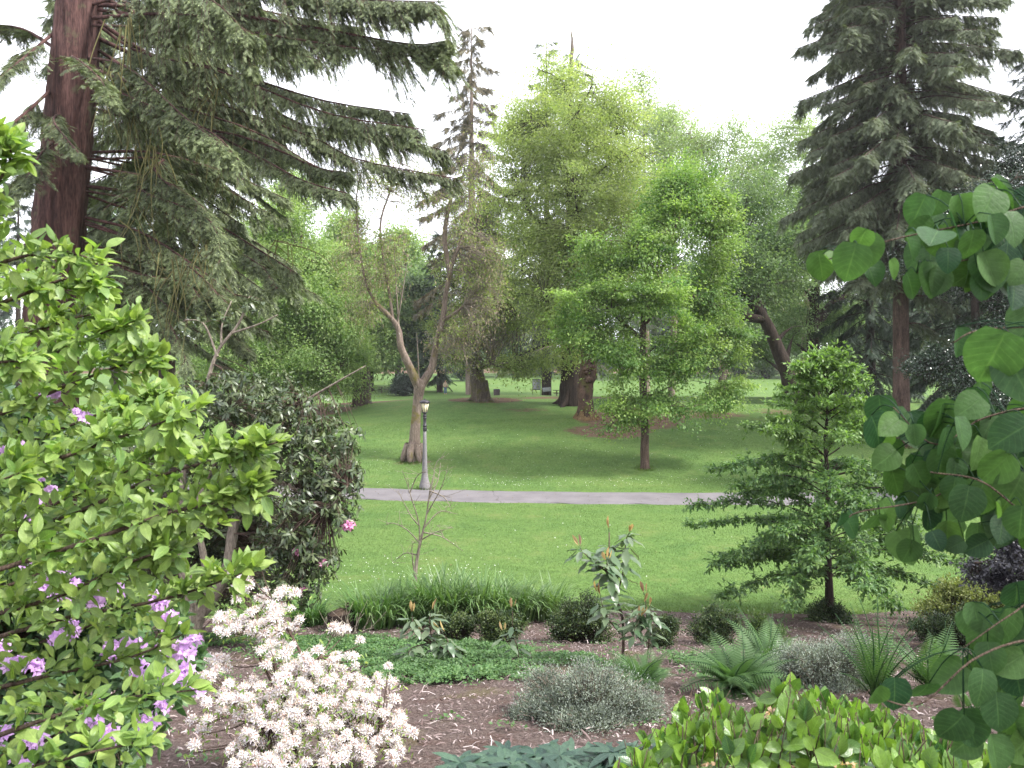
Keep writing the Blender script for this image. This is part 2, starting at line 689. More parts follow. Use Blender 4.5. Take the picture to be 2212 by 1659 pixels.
tag(mb.build('mulch', mt.m, smooth=False), 'purple brown bark mulch and dry twigs strewn over the planting bed', 'mulch', kind='stuff')

# grass blades over the near lawn
mb = MB()
blade = (np.array([(-.5, 0, 0), (.5, 0, 0), (.3, .55, .05), (-.3, .55, .05), (0, 1, .25)], float), [(0, 1, 2, 3)], [(3, 2, 4)], np.zeros((5, 2)), np.array([0, 0, .2, .2, .35]))
n = 330000
gx = RNG.uniform(-14, 17, n)
gy = 16.6 + 34 * RNG.random(n) ** 1.9
ok = (np.abs(gy - ypc(gx)) > 1.12 + .22 * RNG.random(n)) & (gy > bed_front(gx) - .12) & (np.abs(gx) < gy * .66 + 1.5)
s = soil_at(gx, gy)
ok &= RNG.random(n) > s * 1.3
gx, gy = gx[ok], gy[ok]
n = len(gx)
an = RNG.uniform(0, 6.283, n)
D = np.stack([np.cos(an) * .55, np.sin(an) * .55, RNG.uniform(.5, 1.1, n)], -1)
NN = np.stack([-np.cos(an), -np.sin(an), np.full(n, .6)], -1)
sz = RNG.uniform(.022, .045, n) * (1 + (gy - 17) * .02)
edge = np.exp(-np.maximum(gy - bed_front(gx), 0) * 4)
scatter(mb, blade, np.stack([gx, gy, zg(gx, gy) - .004], -1), D, NN, sz * (1 + edge * .5), RNG.random(n) * .65, sz * .22)
for bx_, by_, r_, k_ in ((-3.74, 34.15, .27, 160), (-4.95, 40, .62, 420), (6.34, 38, .36, 260), (21.0, 43, .62, 260), (-2.2, 58, .9, 200), (7.3, 56, 1.2, 260)):
    a_ = RNG.uniform(0, 6.283, k_)
    q_ = r_ * RNG.uniform(.85, 1.5, k_)
    x_, y_ = bx_ + q_ * np.cos(a_), by_ + q_ * np.sin(a_)
    D = np.stack([np.cos(a_) * .5, np.sin(a_) * .5, RNG.uniform(.6, 1.2, k_)], -1)
    scatter(mb, blade, np.stack([x_, y_, zg(x_, y_) - .01], -1), D, np.stack([-np.cos(a_), -np.sin(a_), np.full(k_, .6)], -1), RNG.uniform(.09, .2, k_), RNG.random(k_) * .5, RNG.uniform(.012, .03, k_))
tag(mb.build('grass', leafmat('grass', (.070, .128, .034), (.130, .182, .058), .95, .3, .03, .55, .45), smooth=False),
    'short mown green grass blades covering the park lawn', 'grass', kind='stuff')

# daisies
mb = MB()
pts = []
for u, v, su, sv, k in ((720, 1250, 60, 26, 110), (860, 1242, 80, 18, 70), (1000, 1240, 60, 20, 60), (1100, 1010, 190, 40, 260), (1000, 980, 130, 40, 120),
                        (1250, 1045, 170, 12, 260), (1080, 1050, 120, 9, 130), (860, 1010, 60, 12, 90), (1560, 960, 130, 40, 120), (1290, 975, 60, 30, 90),
                        (1300, 1150, 260, 40, 30), (1560, 1040, 120, 10, 120)):
    uu = RNG.normal(u, su, k)
    vv = np.clip(RNG.normal(v, sv, k), 930, 1300)
    for a, b in zip(uu, vv):
        if 1052 < b < 1094 or (b < 1110 and RNG.random() < .45):
            continue
        y = 17.0
        for _ in range(30):
            x = (a - 1106) / F * y
            y2 = (H - float(zg(x, y))) * F / (b - VH)
            y = .5 * y + .5 * y2
        if y > bed_front((a - 1106) / F * y) + .3 and abs(y - ypc((a - 1106) / F * y)) > 1.6:
            pts.append(((a - 1106) / F * y, y))
pts = np.array(pts)
n = len(pts)
an6 = np.arange(6) * math.pi / 3
dais = (np.vstack([[(0, 0, .25)], np.stack([np.cos(an6), np.sin(an6), np.zeros(6)], -1)]), [], [(0, 1 + k, 1 + (k + 1) % 6) for k in range(6)], np.zeros((7, 2)), np.zeros(7))
NN = np.stack([RNG.normal(0, .3, n), RNG.normal(-.35, .3, n), np.ones(n)], -1)
scatter(mb, dais, np.stack([pts[:, 0], pts[:, 1], zg(pts[:, 0], pts[:, 1]) + .055], -1), np.cross(NN, [1, .1, 0]), NN, RNG.uniform(.006, .013, n) * (1 + (pts[:, 1] - 18) * .012))
tag(mb.build('daisies', plain('daisy', (.75, .76, .70), .8, .1, 0, .1), smooth=False), 'tiny white daisies scattered over the lawn', 'flowers', kind='stuff')

# fallen leaves on the path and lawn
mb = MB()
k_ = 900
x_ = RNG.uniform(-16, 20, k_)
y_ = np.where(np.arange(k_) < 420, ypc(x_) + RNG.uniform(-1.6, 1.6, k_), RNG.uniform(17.6, 46, k_))
scatter(mb, quadleaf(.6), np.stack([x_, y_, np.maximum(zg(x_, y_), 0) + .05], -1), RNG.normal(size=(k_, 3)) * [1, 1, .1], RNG.normal(size=(k_, 3)) * .3 + [0, 0, 1], RNG.uniform(.03, .07, k_), RNG.random(k_))
tag(mb.build('fallen_leaves', leafmat('dead_leaf', (.07, .05, .03), (.22, .16, .09), .9, .1, .1), smooth=False), 'small brown fallen leaves scattered on the path and lawn', 'leaves', kind='stuff')

# ------------------------------------------------------------------ tree builders
def far_pick(pts, k):
    idx = [0]
    d = np.linalg.norm(pts - pts[0], axis=1)
    while len(idx) < min(k, len(pts)):
        i = int(np.argmax(d))
        idx.append(i)
        d = np.minimum(d, np.linalg.norm(pts - pts[i], axis=1))
    return idx


def sample_blobs(blobs, n, rg, shell=.55):
    """blobs: (u, v, y, ru, rv, ry[, weight]) in frame units with ry in metres"""
    C = np.array([P(b[0], b[1], b[2]) for b in blobs])
    R = np.array([(b[3] / F * b[2], b[5], b[4] / F * b[2]) for b in blobs])
    w = np.array([(r[0] * r[1] * r[2]) ** .667 * (b[6] if len(b) > 6 else 1) for r, b in zip(R, blobs)])
    k = rg.choice(len(blobs), n, p=w / w.sum())
    d = nrm(rg.normal(size=(n, 3)))
    r = 1 - shell * rg.random(n) ** 1.5
    return C[k] + d * R[k] * r[:, None], d, k


def foliage(mb, cen, out, rg, per, size, cr, tmpl, droop=.35, flat=.6, upn=.7, tint=(0, 1), tipt=.0, wvar=.25, elong=.8):
    n = len(cen)
    kk = np.maximum(2, (per * rg.uniform(.5, 1.4, n)).astype(int))
    ci = np.repeat(np.arange(n), kk)
    m = len(ci)
    off = rg.normal(size=(m, 3)) * np.array([1, 1, flat])
    ed = nrm(out + np.array([0, 0, -.15]) + rg.normal(size=(n, 3)) * .35)
    al = rg.normal(size=m) * elong
    crr = cr * rg.uniform(.65, 1.35, n)
    off = (off * .62 + ed[ci] * al[:, None]) * crr[ci][:, None]
    pos = cen[ci] + off
    d = nrm(off) * .7 + rg.normal(size=(m, 3)) * .55 + out[ci] * .35 + np.array([0, 0, -droop])
    nn = nrm(off) * .5 + rg.normal(size=(m, 3)) * .45 + np.array([0, -.1, upn])
    ct = rg.uniform(tint[0], tint[1], n)
    t = np.clip(ct[ci] + rg.normal(0, .16, m), 0, 1)
    sz = size * rg.uniform(.65, 1.3, m)
    scatter(mb, tmpl, pos - nrm(d) * sz[:, None] * .5, d, nn, sz, t)


def lobes(blobs, rg, k=4, f=.45):
    out = []
    for b in blobs:
        out.append(tuple(b[:3]) + (b[3] * .82, b[4] * .82, b[5] * .85) + tuple(b[6:]))
        for _ in range(k):
            d = nrm(rg.normal(size=3))
            g = f * rg.uniform(.7, 1.2)
            out.append((b[0] + d[0] * b[3] * .8, b[1] - d[2] * b[4] * .8, b[2] + d[1] * b[5] * .8, b[3] * g, b[4] * g, b[5] * g) + tuple(b[6:]))
    return out


def broad(name, label, cat, base, trunk, rad, blobs, ncl, per, size, cr, lm, bm, k=9, seed=1, group=None, droop=.35, flat=.6, tmpl=None, sides=10,
          rough=.10, limbr=.35, tint=(0, 1), shell=.55, extra=None, twigr=.012, parts=('trunk', 'crown'), upn=.7, bow=.10, dn=1.0):
    rg = np.random.default_rng(seed)
    ncl, per = int(ncl * 1.7 * dn), per * 1.75 / dn
    blobs = lobes(blobs, rg)
    o = thing(name, label, cat, base, group)
    tb = MB()
    tp = curve([base + np.array([0, 0, -.25])] + [np.asarray(t, float) for t in trunk], 18)
    tube(tb, tp, rad, sides, rough, seed)
    fl = np.array([base + np.array([math.cos(a), math.sin(a), 0]) * rad[0] * .75 for a in np.linspace(0, 6.28, 6)[:-1] + seed])
    for q in fl:                                           # root flare
        q2 = base + (q - base) * 1.9
        q2[2] = zg(q2[0], q2[1]) - .05
        tube(tb, curve([base + (q - base) * .35 + np.array([0, 0, rad[0] * 1.9]), q + np.array([0, 0, rad[0] * .35]), q2], 6), [rad[0] * .42, rad[0] * .3, rad[0] * .1], 6, .1, seed)
    lines = [tp]
    for pts, rr in (extra or []):
        c = curve(pts, 16)
        tube(tb, c, rr, 8, rough, seed + 3)
        lines.append(c)
    cen, out, _ = sample_blobs(blobs, ncl, rg, shell)
    sk = np.concatenate(lines)
    if k:
        for ii in far_pick(cen, k):
            t = cen[ii]
            h = np.linalg.norm(sk[:, :2] - t[:2], axis=1)
            cost = np.abs(t[2] - .5 * h - sk[:, 2]) + .35 * h + 4 * np.maximum(base[2] + .24 * (tp[-1, 2] - base[2]) - sk[:, 2], 0)
            s = sk[int(np.argmin(cost))]
            mid = s * .5 + t * .5 + np.array([0, 0, bow * np.linalg.norm(t - s)]) + rg.normal(size=3) * .06 * np.linalg.norm(t - s)
            c = curve([s, mid, t], 12)
            tube(tb, c, [rad[-1] * limbr * 2 + rad[0] * .12, rad[0] * .05, .02], 6, .12, ii)
            lines.append(c)
    sk = np.concatenate(lines)
    A = np.empty_like(cen)
    for i0 in range(0, len(cen), 400):
        d = np.linalg.norm(cen[i0:i0 + 400, None] - sk[None], axis=2) + np.maximum(sk[None, :, 2] - cen[i0:i0 + 400, None, 2], 0) * .6
        A[i0:i0 + 400] = sk[np.argmin(d, 1)]
    sticks(tb, A, cen, twigr * 1.6, twigr * .6, .06)
    tb.build(parts[0], bm, o)
    fb = MB()
    foliage(fb, cen, out, rg, per, size, cr, tmpl or QL, droop, flat, upn, tint)
    fb.build(parts[1], lm, o, smooth=False)
    return o


QL = quadleaf(.62)
QLN = quadleaf(.34)
SPR = spray()
SPR2 = spray(6, .42, .11, .35, .06)


def bough(wb, nb, pts, r0, ln, rg, dens=9, size=.4, hang=.7, spread=.8, tmpl=None, t0=.12, r1=.012, gmin=.12, tips=0.0, tint=0.0):
    """one conifer limb with its hanging side twigs and needle sprays"""
    c = curve(pts, 14)
    tube(wb, c, [r0, r0 * .55, r1], 6, .08, int(rg.integers(999)))
    L = np.linalg.norm(np.diff(c, axis=0), axis=1).sum()
    n = max(4, int(L * dens * 2.3))
    t = rg.uniform(t0, 1, n) ** .85
    f = t * 13
    i = np.minimum(f.astype(int), 12)
    b = c[i] + (c[i + 1] - c[i]) * (f - i)[:, None]
    tg = nrm(c[i + 1] - c[i])
    side = nrm(np.cross(tg, [0, 0, 1])) * rg.choice([-1, 1], n)[:, None]
    ph = rg.random(3) * 6.28
    gap = .62 + .42 * np.sin(t * L * rg.uniform(3.2, 5.2) + ph[0]) + .22 * np.sin(t * L * 9 + ph[1])
    l = ln * (1.15 - .75 * t) * rg.uniform(.45, 1.25, n) * np.clip(gap, gmin, 1.2)
    d = nrm(side * spread * rg.uniform(.2, 1, n)[:, None] + tg * .55 + np.array([0, 0, -1]) * hang * rg.uniform(.3, 1.3, n)[:, None])
    e = b + d * l[:, None]
    e[:, 2] -= l * hang * .35
    sticks(wb, b, e, .008, .004, .12)
    ns = max(2, int(round(ln / size * 1.7)))
    Ps, Ds = [], []
    for s in range(ns):
        q = (s + rg.random(n)) / ns
        m = b + (e - b) * q[:, None]
        m[:, 2] += .12 * l * (1 - np.abs(q * 2 - 1)) * 1.2
        sd = nrm(np.cross(d, [0, 0, 1])) * rg.choice([-1, 0, 1], n)[:, None]
        Ps.append(m)
        Ds.append(nrm(d + sd * .7 + rg.normal(size=(n, 3)) * .2 + np.array([0, 0, -.18 * hang])))
    Pp, Dd = np.concatenate(Ps), np.concatenate(Ds)
    Nn = rg.normal(size=Pp.shape) * .35 + np.array([0, 0, 1])
    scatter(nb, tmpl or SPR, Pp, Dd, Nn, size * rg.uniform(.6, 1.2, len(Pp)), rg.uniform(0, .35, len(Pp)) + tint)
    if tips:
        q = rg.random(len(Pp)) < tips
        scatter(nb, quadleaf(.6), Pp[q] + nrm(Dd[q]) * size * .8, Dd[q], Nn[q], size * .16, 1.0)
    # leader end
    k = 5
    scatter(nb, tmpl or SPR, np.repeat(c[-1:], k, 0), tg[-1] + rg.normal(size=(k, 3)) * .35, rg.normal(size=(k, 3)) * .3 + [0, 0, 1], size, .2)


def conifer(name, label, cat, base, height, rad, nm, bm, seed=1, nb=80, z0=.2, L=4.0, shape=.8, droop=.30, ln=1.0, size=.5, dens=5, hang=.6, lean=(0, 0), group=None,
            tmpl=None, spread=.8, up=.35, irregular=.25, cut=1.0, extra=None, rough=.06, gmin=.12, tips=0.0):
    rg = np.random.default_rng(seed)
    o = thing(name, label, cat, base, group)
    wb, nbm = MB(), MB()
    top = base + np.array([lean[0], lean[1], height * cut])
    tp = curve([base + [0, 0, -.3], base * .55 + top * .45 + [rg.normal() * .1, 0, 0], top], 24)
    tube(wb, tp, [rad, rad * .78, rad * .45 if cut == 1 else rad * .5, .03 if cut == 1 else rad * .3], 10, rough, seed)
    for i in range(nb):
        h = z0 + (min(1.0, cut * .99) - z0) * ((i + rg.random()) / nb) ** .92
        s = base * (1 - h / cut) + top * (h / cut)
        rel = (h - z0) / (1 - z0)
        l = L * max(.06, (1 - rel)) ** shape * rg.uniform(1 - irregular, 1 + irregular * .6) * (1 if rel > .12 else .55 + rel * 4)
        az = i * 2.39996 + rg.normal() * .4
        p0 = up * (rel - .35) * 1.4
        hz = np.array([math.cos(az), math.sin(az), 0])
        pts = [s, s + hz * l * .4 + [0, 0, l * (.4 * p0 - droop * .16)], s + hz * l * .75 + [0, 0, l * (.75 * p0 - droop * .56)],
               s + hz * l + [0, 0, l * (p0 - droop * .85)]]
        bough(wb, nbm, pts, rad * .10 * (1 - .7 * rel) + .012, ln * (1 - .55 * rel), rg, dens, size, hang, spread, tmpl, gmin=gmin, tips=tips)
    for pts in (extra or []):
        bough(wb, nbm, pts, .06, ln * .8, rg, dens * 1.4, size, hang, spread, tmpl)
    wb.build('trunk', bm, o)
    nbm.build('crown', nm, o, smooth=False)
    return o


# ------------------------------------------------------------------ shared materials
B_FIR = barkmat('fir_bark', (.028, .015, .014), (.128, .070, .062), 6, (.10, .11, .06), .1, bump=1.0, strv=.10)
B_DARK = barkmat('dark_bark', (.022, .016, .013), (.060, .044, .036), 7)
B_GREY = barkmat('grey_bark', (.075, .060, .050), (.190, .155, .130), 9, (.12, .12, .02), .35)
B_TAN = barkmat('tan_bark', (.120, .090, .074), (.270, .212, .176), 7, (.14, .12, .02), .18, (.48, .45, .40), .6)
B_BURL = barkmat('burl_bark', (.045, .028, .022), (.135, .086, .062), 3, (.09, .10, .02), .3, None, 1.0, .5)
B_TWIG = barkmat('twig_bark', (.150, .125, .100), (.32, .275, .220), 12)
B_BRN = barkmat('brown_bark', (.050, .033, .026), (.150, .105, .085), 16)

M_MAPLE = leafmat('maple_leaf', (.195, .250, .100), (.350, .395, .170), .55, .5, .25, .25, .22)
M_OAK = leafmat('oak_leaf', (.090, .175, .050), (.255, .350, .105), .5, .46, .3, .35, .28)
M_LAUREL = leafmat('laurel_leaf', (.140, .225, .080), (.310, .395, .155), .5, .44, .3, .4, .25)
M_POPLAR = leafmat('poplar_leaf', (.190, .255, .125), (.290, .355, .180), .55, .5, .25, .2, .2)
M_RIVER = leafmat('alder_leaf', (.078, .132, .062), (.175, .245, .118), .55, .45, .25, .25, .3)
M_SPARSE = leafmat('young_leaf', (.160, .215, .075), (.270, .315, .120), .55, .5, .2, .4, .2)
M_CATKIN = leafmat('catkin', (.260, .200, .150), (.400, .330, .250), .7, .3, .1, .5, .25)
M_FIR = leafmat('fir_needle', (.020, .032, .026), (.290, .350, .160), .55, .18, .25, .35, .3)
M_SPRUCE = leafmat('spruce_needle', (.066, .088, .058), (.235, .268, .160), .6, .2, .2, .3, .3)
M_RUST = leafmat('rusty_needle', (.050, .068, .050), (.270, .190, .100), .6, .2, .2, .35, .45)
M_DCON = leafmat('dark_needle', (.028, .046, .034), (.080, .112, .070), .6, .15, .2, .2, .3)
M_BGREEN = leafmat('dark_leaf', (.045, .085, .036), (.110, .170, .075), .55, .3, .25, .15, .35)
M_HOLLY = leafmat('holly_leaf', (.012, .026, .014), (.030, .052, .030), .22, .1, .6, .4, .3)

# ------------------------------------------------------------------ far background trees
def bgtree(u, vt, y, w, dark, seed, label, name='background_tree', group='trees along the far edge of the park'):
    b = G(u, y)
    ht = H - (vt - VH) / F * y - b[2]
    if dark == 'con':
        return conifer(name, label, 'tree', b, ht, .45, M_DCON, B_DARK, seed, 62, .08, w / F * y, .75, .25, 1.6, 1.1, 2.2, .5, tmpl=SPR2, group=group, irregular=.35)
    lm = {'dk': M_BGREEN, 'al': M_RIVER, 'lt': M_LAUREL, 'po': M_POPLAR}[dark]
    hv = (b[2] + ht * .5)
    vb = VH - (b[2] + ht * .16 - H) * F / y
    vm = (vt + vb) / 2
    rg = np.random.default_rng(seed)
    bl = [(u, vm, y, w * .8, (vb - vt) * .48, w / F * y * .8)]
    for q in range(7):
        a = rg.uniform(0, 6.28)
        bl.append((u + math.cos(a) * w * .55, vm + math.sin(a) * (vb - vt) * .3, y + rg.uniform(-2, 2), w * rg.uniform(.3, .5), w * rg.uniform(.3, .5), w / F * y * .45))
    return broad(name, label, 'tree', b, [b + [rg.normal() * .4, 0, ht * .3], b + [rg.normal() * .6, 0, ht * .7]], [.5, .38, .12], bl, 420, 34, .42 * y / 150 + .1, 1.15 * y / 150 + .25, lm, B_DARK, 6, seed, group, .25)


BGT = [
    (430, 500, 120, 110, 'con', 'dark conifer far behind the red barked fir, its lower half hidden by green leaves'),
    (560, 470, 128, 120, 'dk', 'dark leafy tree in the far shade behind the bright green rounded tree'),
    (690, 560, 150, 100, 'con', 'dark far conifer between the rounded green tree and the forked tree'),
    (800, 520, 140, 110, 'al', 'grey green far tree seen through the left limb of the forked tree'),
    (745, 470, 118, 70, 'lt', 'pale yellow green far tree above the left limb of the forked tree'),
    (860, 480, 122, 85, 'lt', 'light green far tree framed in the fork of the twisted tree'),
    (950, 500, 105, 62, 'con', 'black green narrow conifer just behind the right limb of the forked tree'),
    (1085, 560, 155, 95, 'dk', 'dark far tree behind the litter bin'),
    (1165, 600, 165, 90, 'con', 'dark far conifer standing behind the notice board'),
    (1340, 520, 150, 110, 'con', 'dark far conifer behind the pale maple and the oak'),
    (1470, 560, 160, 110, 'dk', 'dark far tree showing under the oak branches'),
    (1590, 600, 165, 95, 'con', 'dark far conifer just right of the oak crown'),
    (1660, 560, 150, 120, 'al', 'shaded far tree behind the leaning dark trunk'),
    (1860, 600, 150, 110, 'al', 'shaded far tree right of the leaning dark trunk'),
    (2040, 560, 140, 120, 'dk', 'dark far tree behind the tall right conifer'),
    (2220, 520, 130, 130, 'con', 'dark far conifer at the right edge behind the glossy holly'),
    (250, 420, 110, 150, 'dk', 'dark leafy tree far behind the base of the red barked fir'),
    (700, 540, 100, 80, 'lt', 'light green far tree behind the left limb and knob of the forked tree'),
    (800, 560, 108, 80, 'lt', 'light green far tree low behind the fork of the twisted tree'),
    (905, 560, 112, 60, 'al', 'grey green far tree between the limbs of the forked tree'),
    (40, 380, 105, 150, 'con', 'dark conifer far off at the left edge behind the shrub'),
]
for i, (u, vt, y, w, k, lab) in enumerate(BGT):
    bgtree(u, vt, y, w, k, 100 + i, lab)

# the distant wood that closes the view
mb = MB()
rg = np.random.default_rng(77)
n = 4200
a = rg.uniform(-1.25, 1.25, n)
rr = rg.uniform(196, 245, n)
X, Y = rr * np.sin(a) * 1.25, rr * np.cos(a)
hh = 15 + 4 * np.sin(a * 17) + 2 * np.sin(a * 41)
zz = rg.random(n) ** .8 * hh
cen = np.stack([X, Y, zg(X, Y) + zz], -1)
foliage(mb, cen, np.tile([0., -.6, .3], (n, 1)), rg, 26, 1.0, 1.5, QL, .2, .8)
tag(mb.build('distant_wood', M_BGREEN, smooth=False), 'dark mass of distant woodland closing the far side of the park', 'woodland', kind='stuff')

# low bushes along the far lawn edge (each its own)
for i, (u, y, w, h, k) in enumerate([(690, 150, 4, 4, 0), (1010, 140, 4.5, 3.5, 0), (1120, 165, 4, 4.5, 0), (1290, 160, 5, 4, 0), (1390, 158, 4, 5, 0), (1600, 162, 5, 5, 1),
                                     (1650, 150, 4.5, 3.5, 1), (1820, 150, 5, 4.5, 1), (1890, 140, 4, 3.5, 1), (560, 130, 5, 5, 0), (1540, 170, 5, 4, 0)]):
    b = G(u, y)
    o = thing('far_bush', ['dark bush on the far lawn edge left of the forked tree', 'dark bush on the far lawn edge behind the leaning trunk by the bin',
                           'dark bush far behind the litter bin', 'dark bush far behind the twin trunks of the maple', 'tall dark bush far behind the oak crown left half',
                           'round bush on the far lawn edge just right of the oak', 'low bush on the far lawn edge left of the leaning dark trunk',
                           'bush on the far lawn edge right of the leaning dark trunk', 'low far bush left of the tall right conifer trunk',
                           'dark bush far behind the bright rounded tree', 'dark bush far behind the oak crown right half'][i], 'bush', b, 'bushes along the far lawn edge')
    rg = np.random.default_rng(i + 5)
    sb, fb = MB(), MB()
    c = b + np.array([0, 0, h * .5])
    d = nrm(rg.normal(size=(120, 3)))
    cen = c + d * np.array([w / 2, w / 2, h / 2]) * (1 - .5 * rg.random((120, 1)))
    sticks(sb, np.tile(b, (120, 1)), cen, .05, .02)
    foliage(fb, cen, d, rg, 14, .5, .6, QL, .2)
    sb.build('stems', B_DARK, o)
    fb.build('foliage', M_BGREEN if k == 0 else M_RIVER, o, smooth=False)

# ------------------------------------------------------------------ middle distance trees
conifer('rusty_spruce', 'tall narrow spruce with rusty brown cone tips rising behind the fir branches', 'tree', G(1018, 96), H + (770 - 48) / F * 96 - G(1018, 96)[2], .75, M_RUST, B_TAN, 21,
        130, .16, 5.4, .38, .42, 2.0, .95, 3.4, .75, irregular=.85)
BCO = conifer('broken_conifer', 'dark conifer with a dead bare spike on top behind the pale maple', 'tree', G(1232, 84), H + (770 - 120) / F * 84 - G(1232, 84)[2], .8, M_SPRUCE, B_TAN, 22,
        110, .12, 8.2, .5, .30, 1.6, .8, 3.0, .6, cut=1.0, irregular=.5)
mb = MB()
bq = ORG[BCO] + [0, 0, 0]
tube(mb, curve([P(1232, 150, 84), P(1236, 100, 84), P(1234, 66, 84)], 8), [.26, .2, .05], 7, .25, 3)
mb.build('dead_top', B_GREY, BCO)
conifer('dark_spruce', 'dark spruce with a small pointed top left of the dead spike', 'tree', G(1180, 92), H + (770 - 82) / F * 92 - G(1180, 92)[2], .6, M_SPRUCE, B_DARK, 23,
        90, .1, 6.0, .6, .3, 1.4, .8, 3.0, .6)
broad('poplar', 'thin pale poplar with a sparse top between the maple and the oak', 'tree', G(1395, 96), [P(1395, 600, 96), P(1390, 200, 96)], [.5, .3, .03],
      [(1392, 215, 96, 50, 75, 2.6), (1400, 320, 96, 85, 90, 4), (1440, 300, 96, 55, 60, 3), (1385, 450, 96, 110, 120, 5), (1470, 420, 95, 60, 90, 3)], 420, 26, .24, .75, M_POPLAR, B_TAN, 12, 24, None, .2, twigr=.03)

TREES = [
    ('pale_tree', 'pale green airy tree with its top against the sky left of the tall right conifer', 1735, 80,
     [(1700, 330, 80, 75, 90, 4), (1760, 300, 79, 70, 75, 4), (1640, 420, 80, 80, 100, 4), (1740, 470, 78, 110, 120, 5), (1660, 600, 79, 100, 110, 4), (1790, 420, 80, 60, 110, 3)], M_POPLAR, 31, 30),
    ('pale_tree', 'pale green airy tree just right of the oak top, thin crown against the sky', 1560, 84,
     [(1600, 300, 84, 60, 65, 3), (1545, 350, 83, 70, 80, 4), (1500, 300, 84, 55, 70, 3), (1560, 470, 84, 100, 120, 5), (1630, 380, 84, 60, 70, 3), (1600, 600, 83, 80, 100, 4)], M_POPLAR, 32, 28),
    ('pale_tree', 'pale green thin tree in the gap between maple top and oak top', 1450, 90,
     [(1440, 260, 90, 50, 60, 3), (1470, 340, 90, 60, 80, 4), (1440, 470, 90, 80, 120, 4)], M_POPLAR, 33, 24),
]
for nm_, lab, u, y, bl, _mm, sd_, per in TREES:
    b = G(u, y)
    broad(nm_, lab, 'tree', b, [P(u + 8, 600, y), P(u, 400, y)], [.42, .3, .1], bl, 400, per, .21, 1.0, M_POPLAR, B_TAN, 14, sd_, 'pale airy trees behind the oak', .2, shell=.7, twigr=.022, flat=.45, dn=.6)

# the leaning dark tree and its upright neighbour
b = G(1722, 57)
broad('leaning_tree', 'tree with a dark trunk leaning left from the crest of the lawn', 'tree', b, [P(1690, 780, 56.5), P(1650, 690, 56), P(1610, 640, 55.5)], [.62, .5, .40, .26],
      [(1600, 560, 55, 80, 90, 3.5), (1640, 500, 57, 95, 80, 4), (1690, 600, 58, 90, 70, 4), (1570, 610, 56, 50, 40, 3, .6), (1710, 690, 60, 60, 36, 3, .6), (1620, 420, 58, 80, 70, 4), (1640, 740, 62, 60, 30, 2)],
      620, 34, .17, .8, M_RIVER, B_DARK, 12, 41, None, .3, flat=.4, dn=.55, extra=[([P(1650, 690, 56), P(1600, 680, 55), P(1572, 645, 54.5), P(1545, 600, 54)], [.34, .26, .12]),
                                                               ([P(1640, 670, 56), P(1628, 600, 56.5), P(1600, 540, 57)], [.3, .22, .1])])
b = G(1758, 62)
broad('forked_park_tree', 'upright dark forked tree just right of the leaning trunk', 'tree', b, [P(1755, 740, 62), P(1760, 640, 62), P(1762, 560, 62)], [.55, .45, .36, .2],
      [(1760, 520, 62, 90, 90, 4), (1820, 560, 62, 60, 60, 3), (1700, 540, 63, 70, 80, 4), (1780, 420, 63, 70, 80, 4), (1840, 680, 63, 60, 60, 3), (1760, 700, 65, 90, 60, 3)],
      560, 34, .18, .8, M_RIVER, B_DARK, 10, 42, None, .3, flat=.4, dn=.55, extra=[([P(1762, 700, 62), P(1800, 655, 62), P(1825, 640, 62), P(1850, 590, 62)], [.4, .3, .14]), ([P(1825, 640, 62), P(1880, 652, 61)], [.12, .05])])

# the pale maple: two trunks, two trees
b = G(1238, 56)
MAPB = [(1140, 280, 55, 60, 60, 3), (1330, 230, 56, 50, 55, 3), (1250, 190, 56, 70, 70, 3.5), (1210, 260, 55, 100, 80, 4.5), (1300, 280, 56, 90, 90, 4.5), (1150, 330, 55, 90, 90, 4), (1240, 380, 53, 140, 100, 5), (1350, 390, 55, 95, 90, 4.5),
        (1110, 440, 54, 80, 90, 4), (1170, 500, 52, 100, 80, 4), (1400, 470, 56, 70, 70, 4), (1290, 480, 53, 80, 60, 3), (1130, 590, 52, 80, 70, 3.5), (1200, 620, 51, 70, 50, 3), (1160, 700, 52, 80, 45, 3),
        (1200, 760, 54, 70, 35, 2.5), (1110, 790, 55, 50, 25, 2), (1170, 130, 57, 30, 40, 2, .6)]
broad('maple', 'great pale yellow green maple with a thick dark trunk in the middle of the park', 'tree', b, [P(1236, 800, 56), P(1240, 700, 56), P(1240, 560, 56), P(1238, 430, 56), P(1240, 250, 56)], [1.05, .82, .74, .6, .4, .12],
      MAPB, 1150, 38, .165, .85, M_MAPLE, B_DARK, 22, 43, None, .25, flat=.42, dn=.55, upn=1.0,
      extra=[([P(1242, 640, 56), P(1242, 540, 55.5), P(1190, 500, 55), P(1150, 470, 54)], [.5, .4, .1]), ([P(1240, 600, 56), P(1275, 530, 55), P(1330, 450, 55)], [.45, .3, .08])], twigr=.015)
b = G(1266, 50.5)
o = broad('burled_maple', 'lumpy reddish burled trunk with straw coloured roots in front of the dark maple trunk', 'tree', b,
          [P(1266, 850, 50.7), P(1272, 800, 51), P(1270, 740, 51.3), P(1262, 660, 51.6), P(1262, 560, 52)], [.56, .44, .50, .40, .36, .2],
          [(1270, 600, 52, 70, 60, 3), (1230, 540, 52, 60, 50, 3), (1330, 560, 53, 60, 60, 3), (1215, 660, 51, 40, 40, 2)], 260, 36, .16, .55, M_MAPLE, B_BURL, 7, 44, None, .35, rough=.24)
mb = MB()
rg = np.random.default_rng(9)
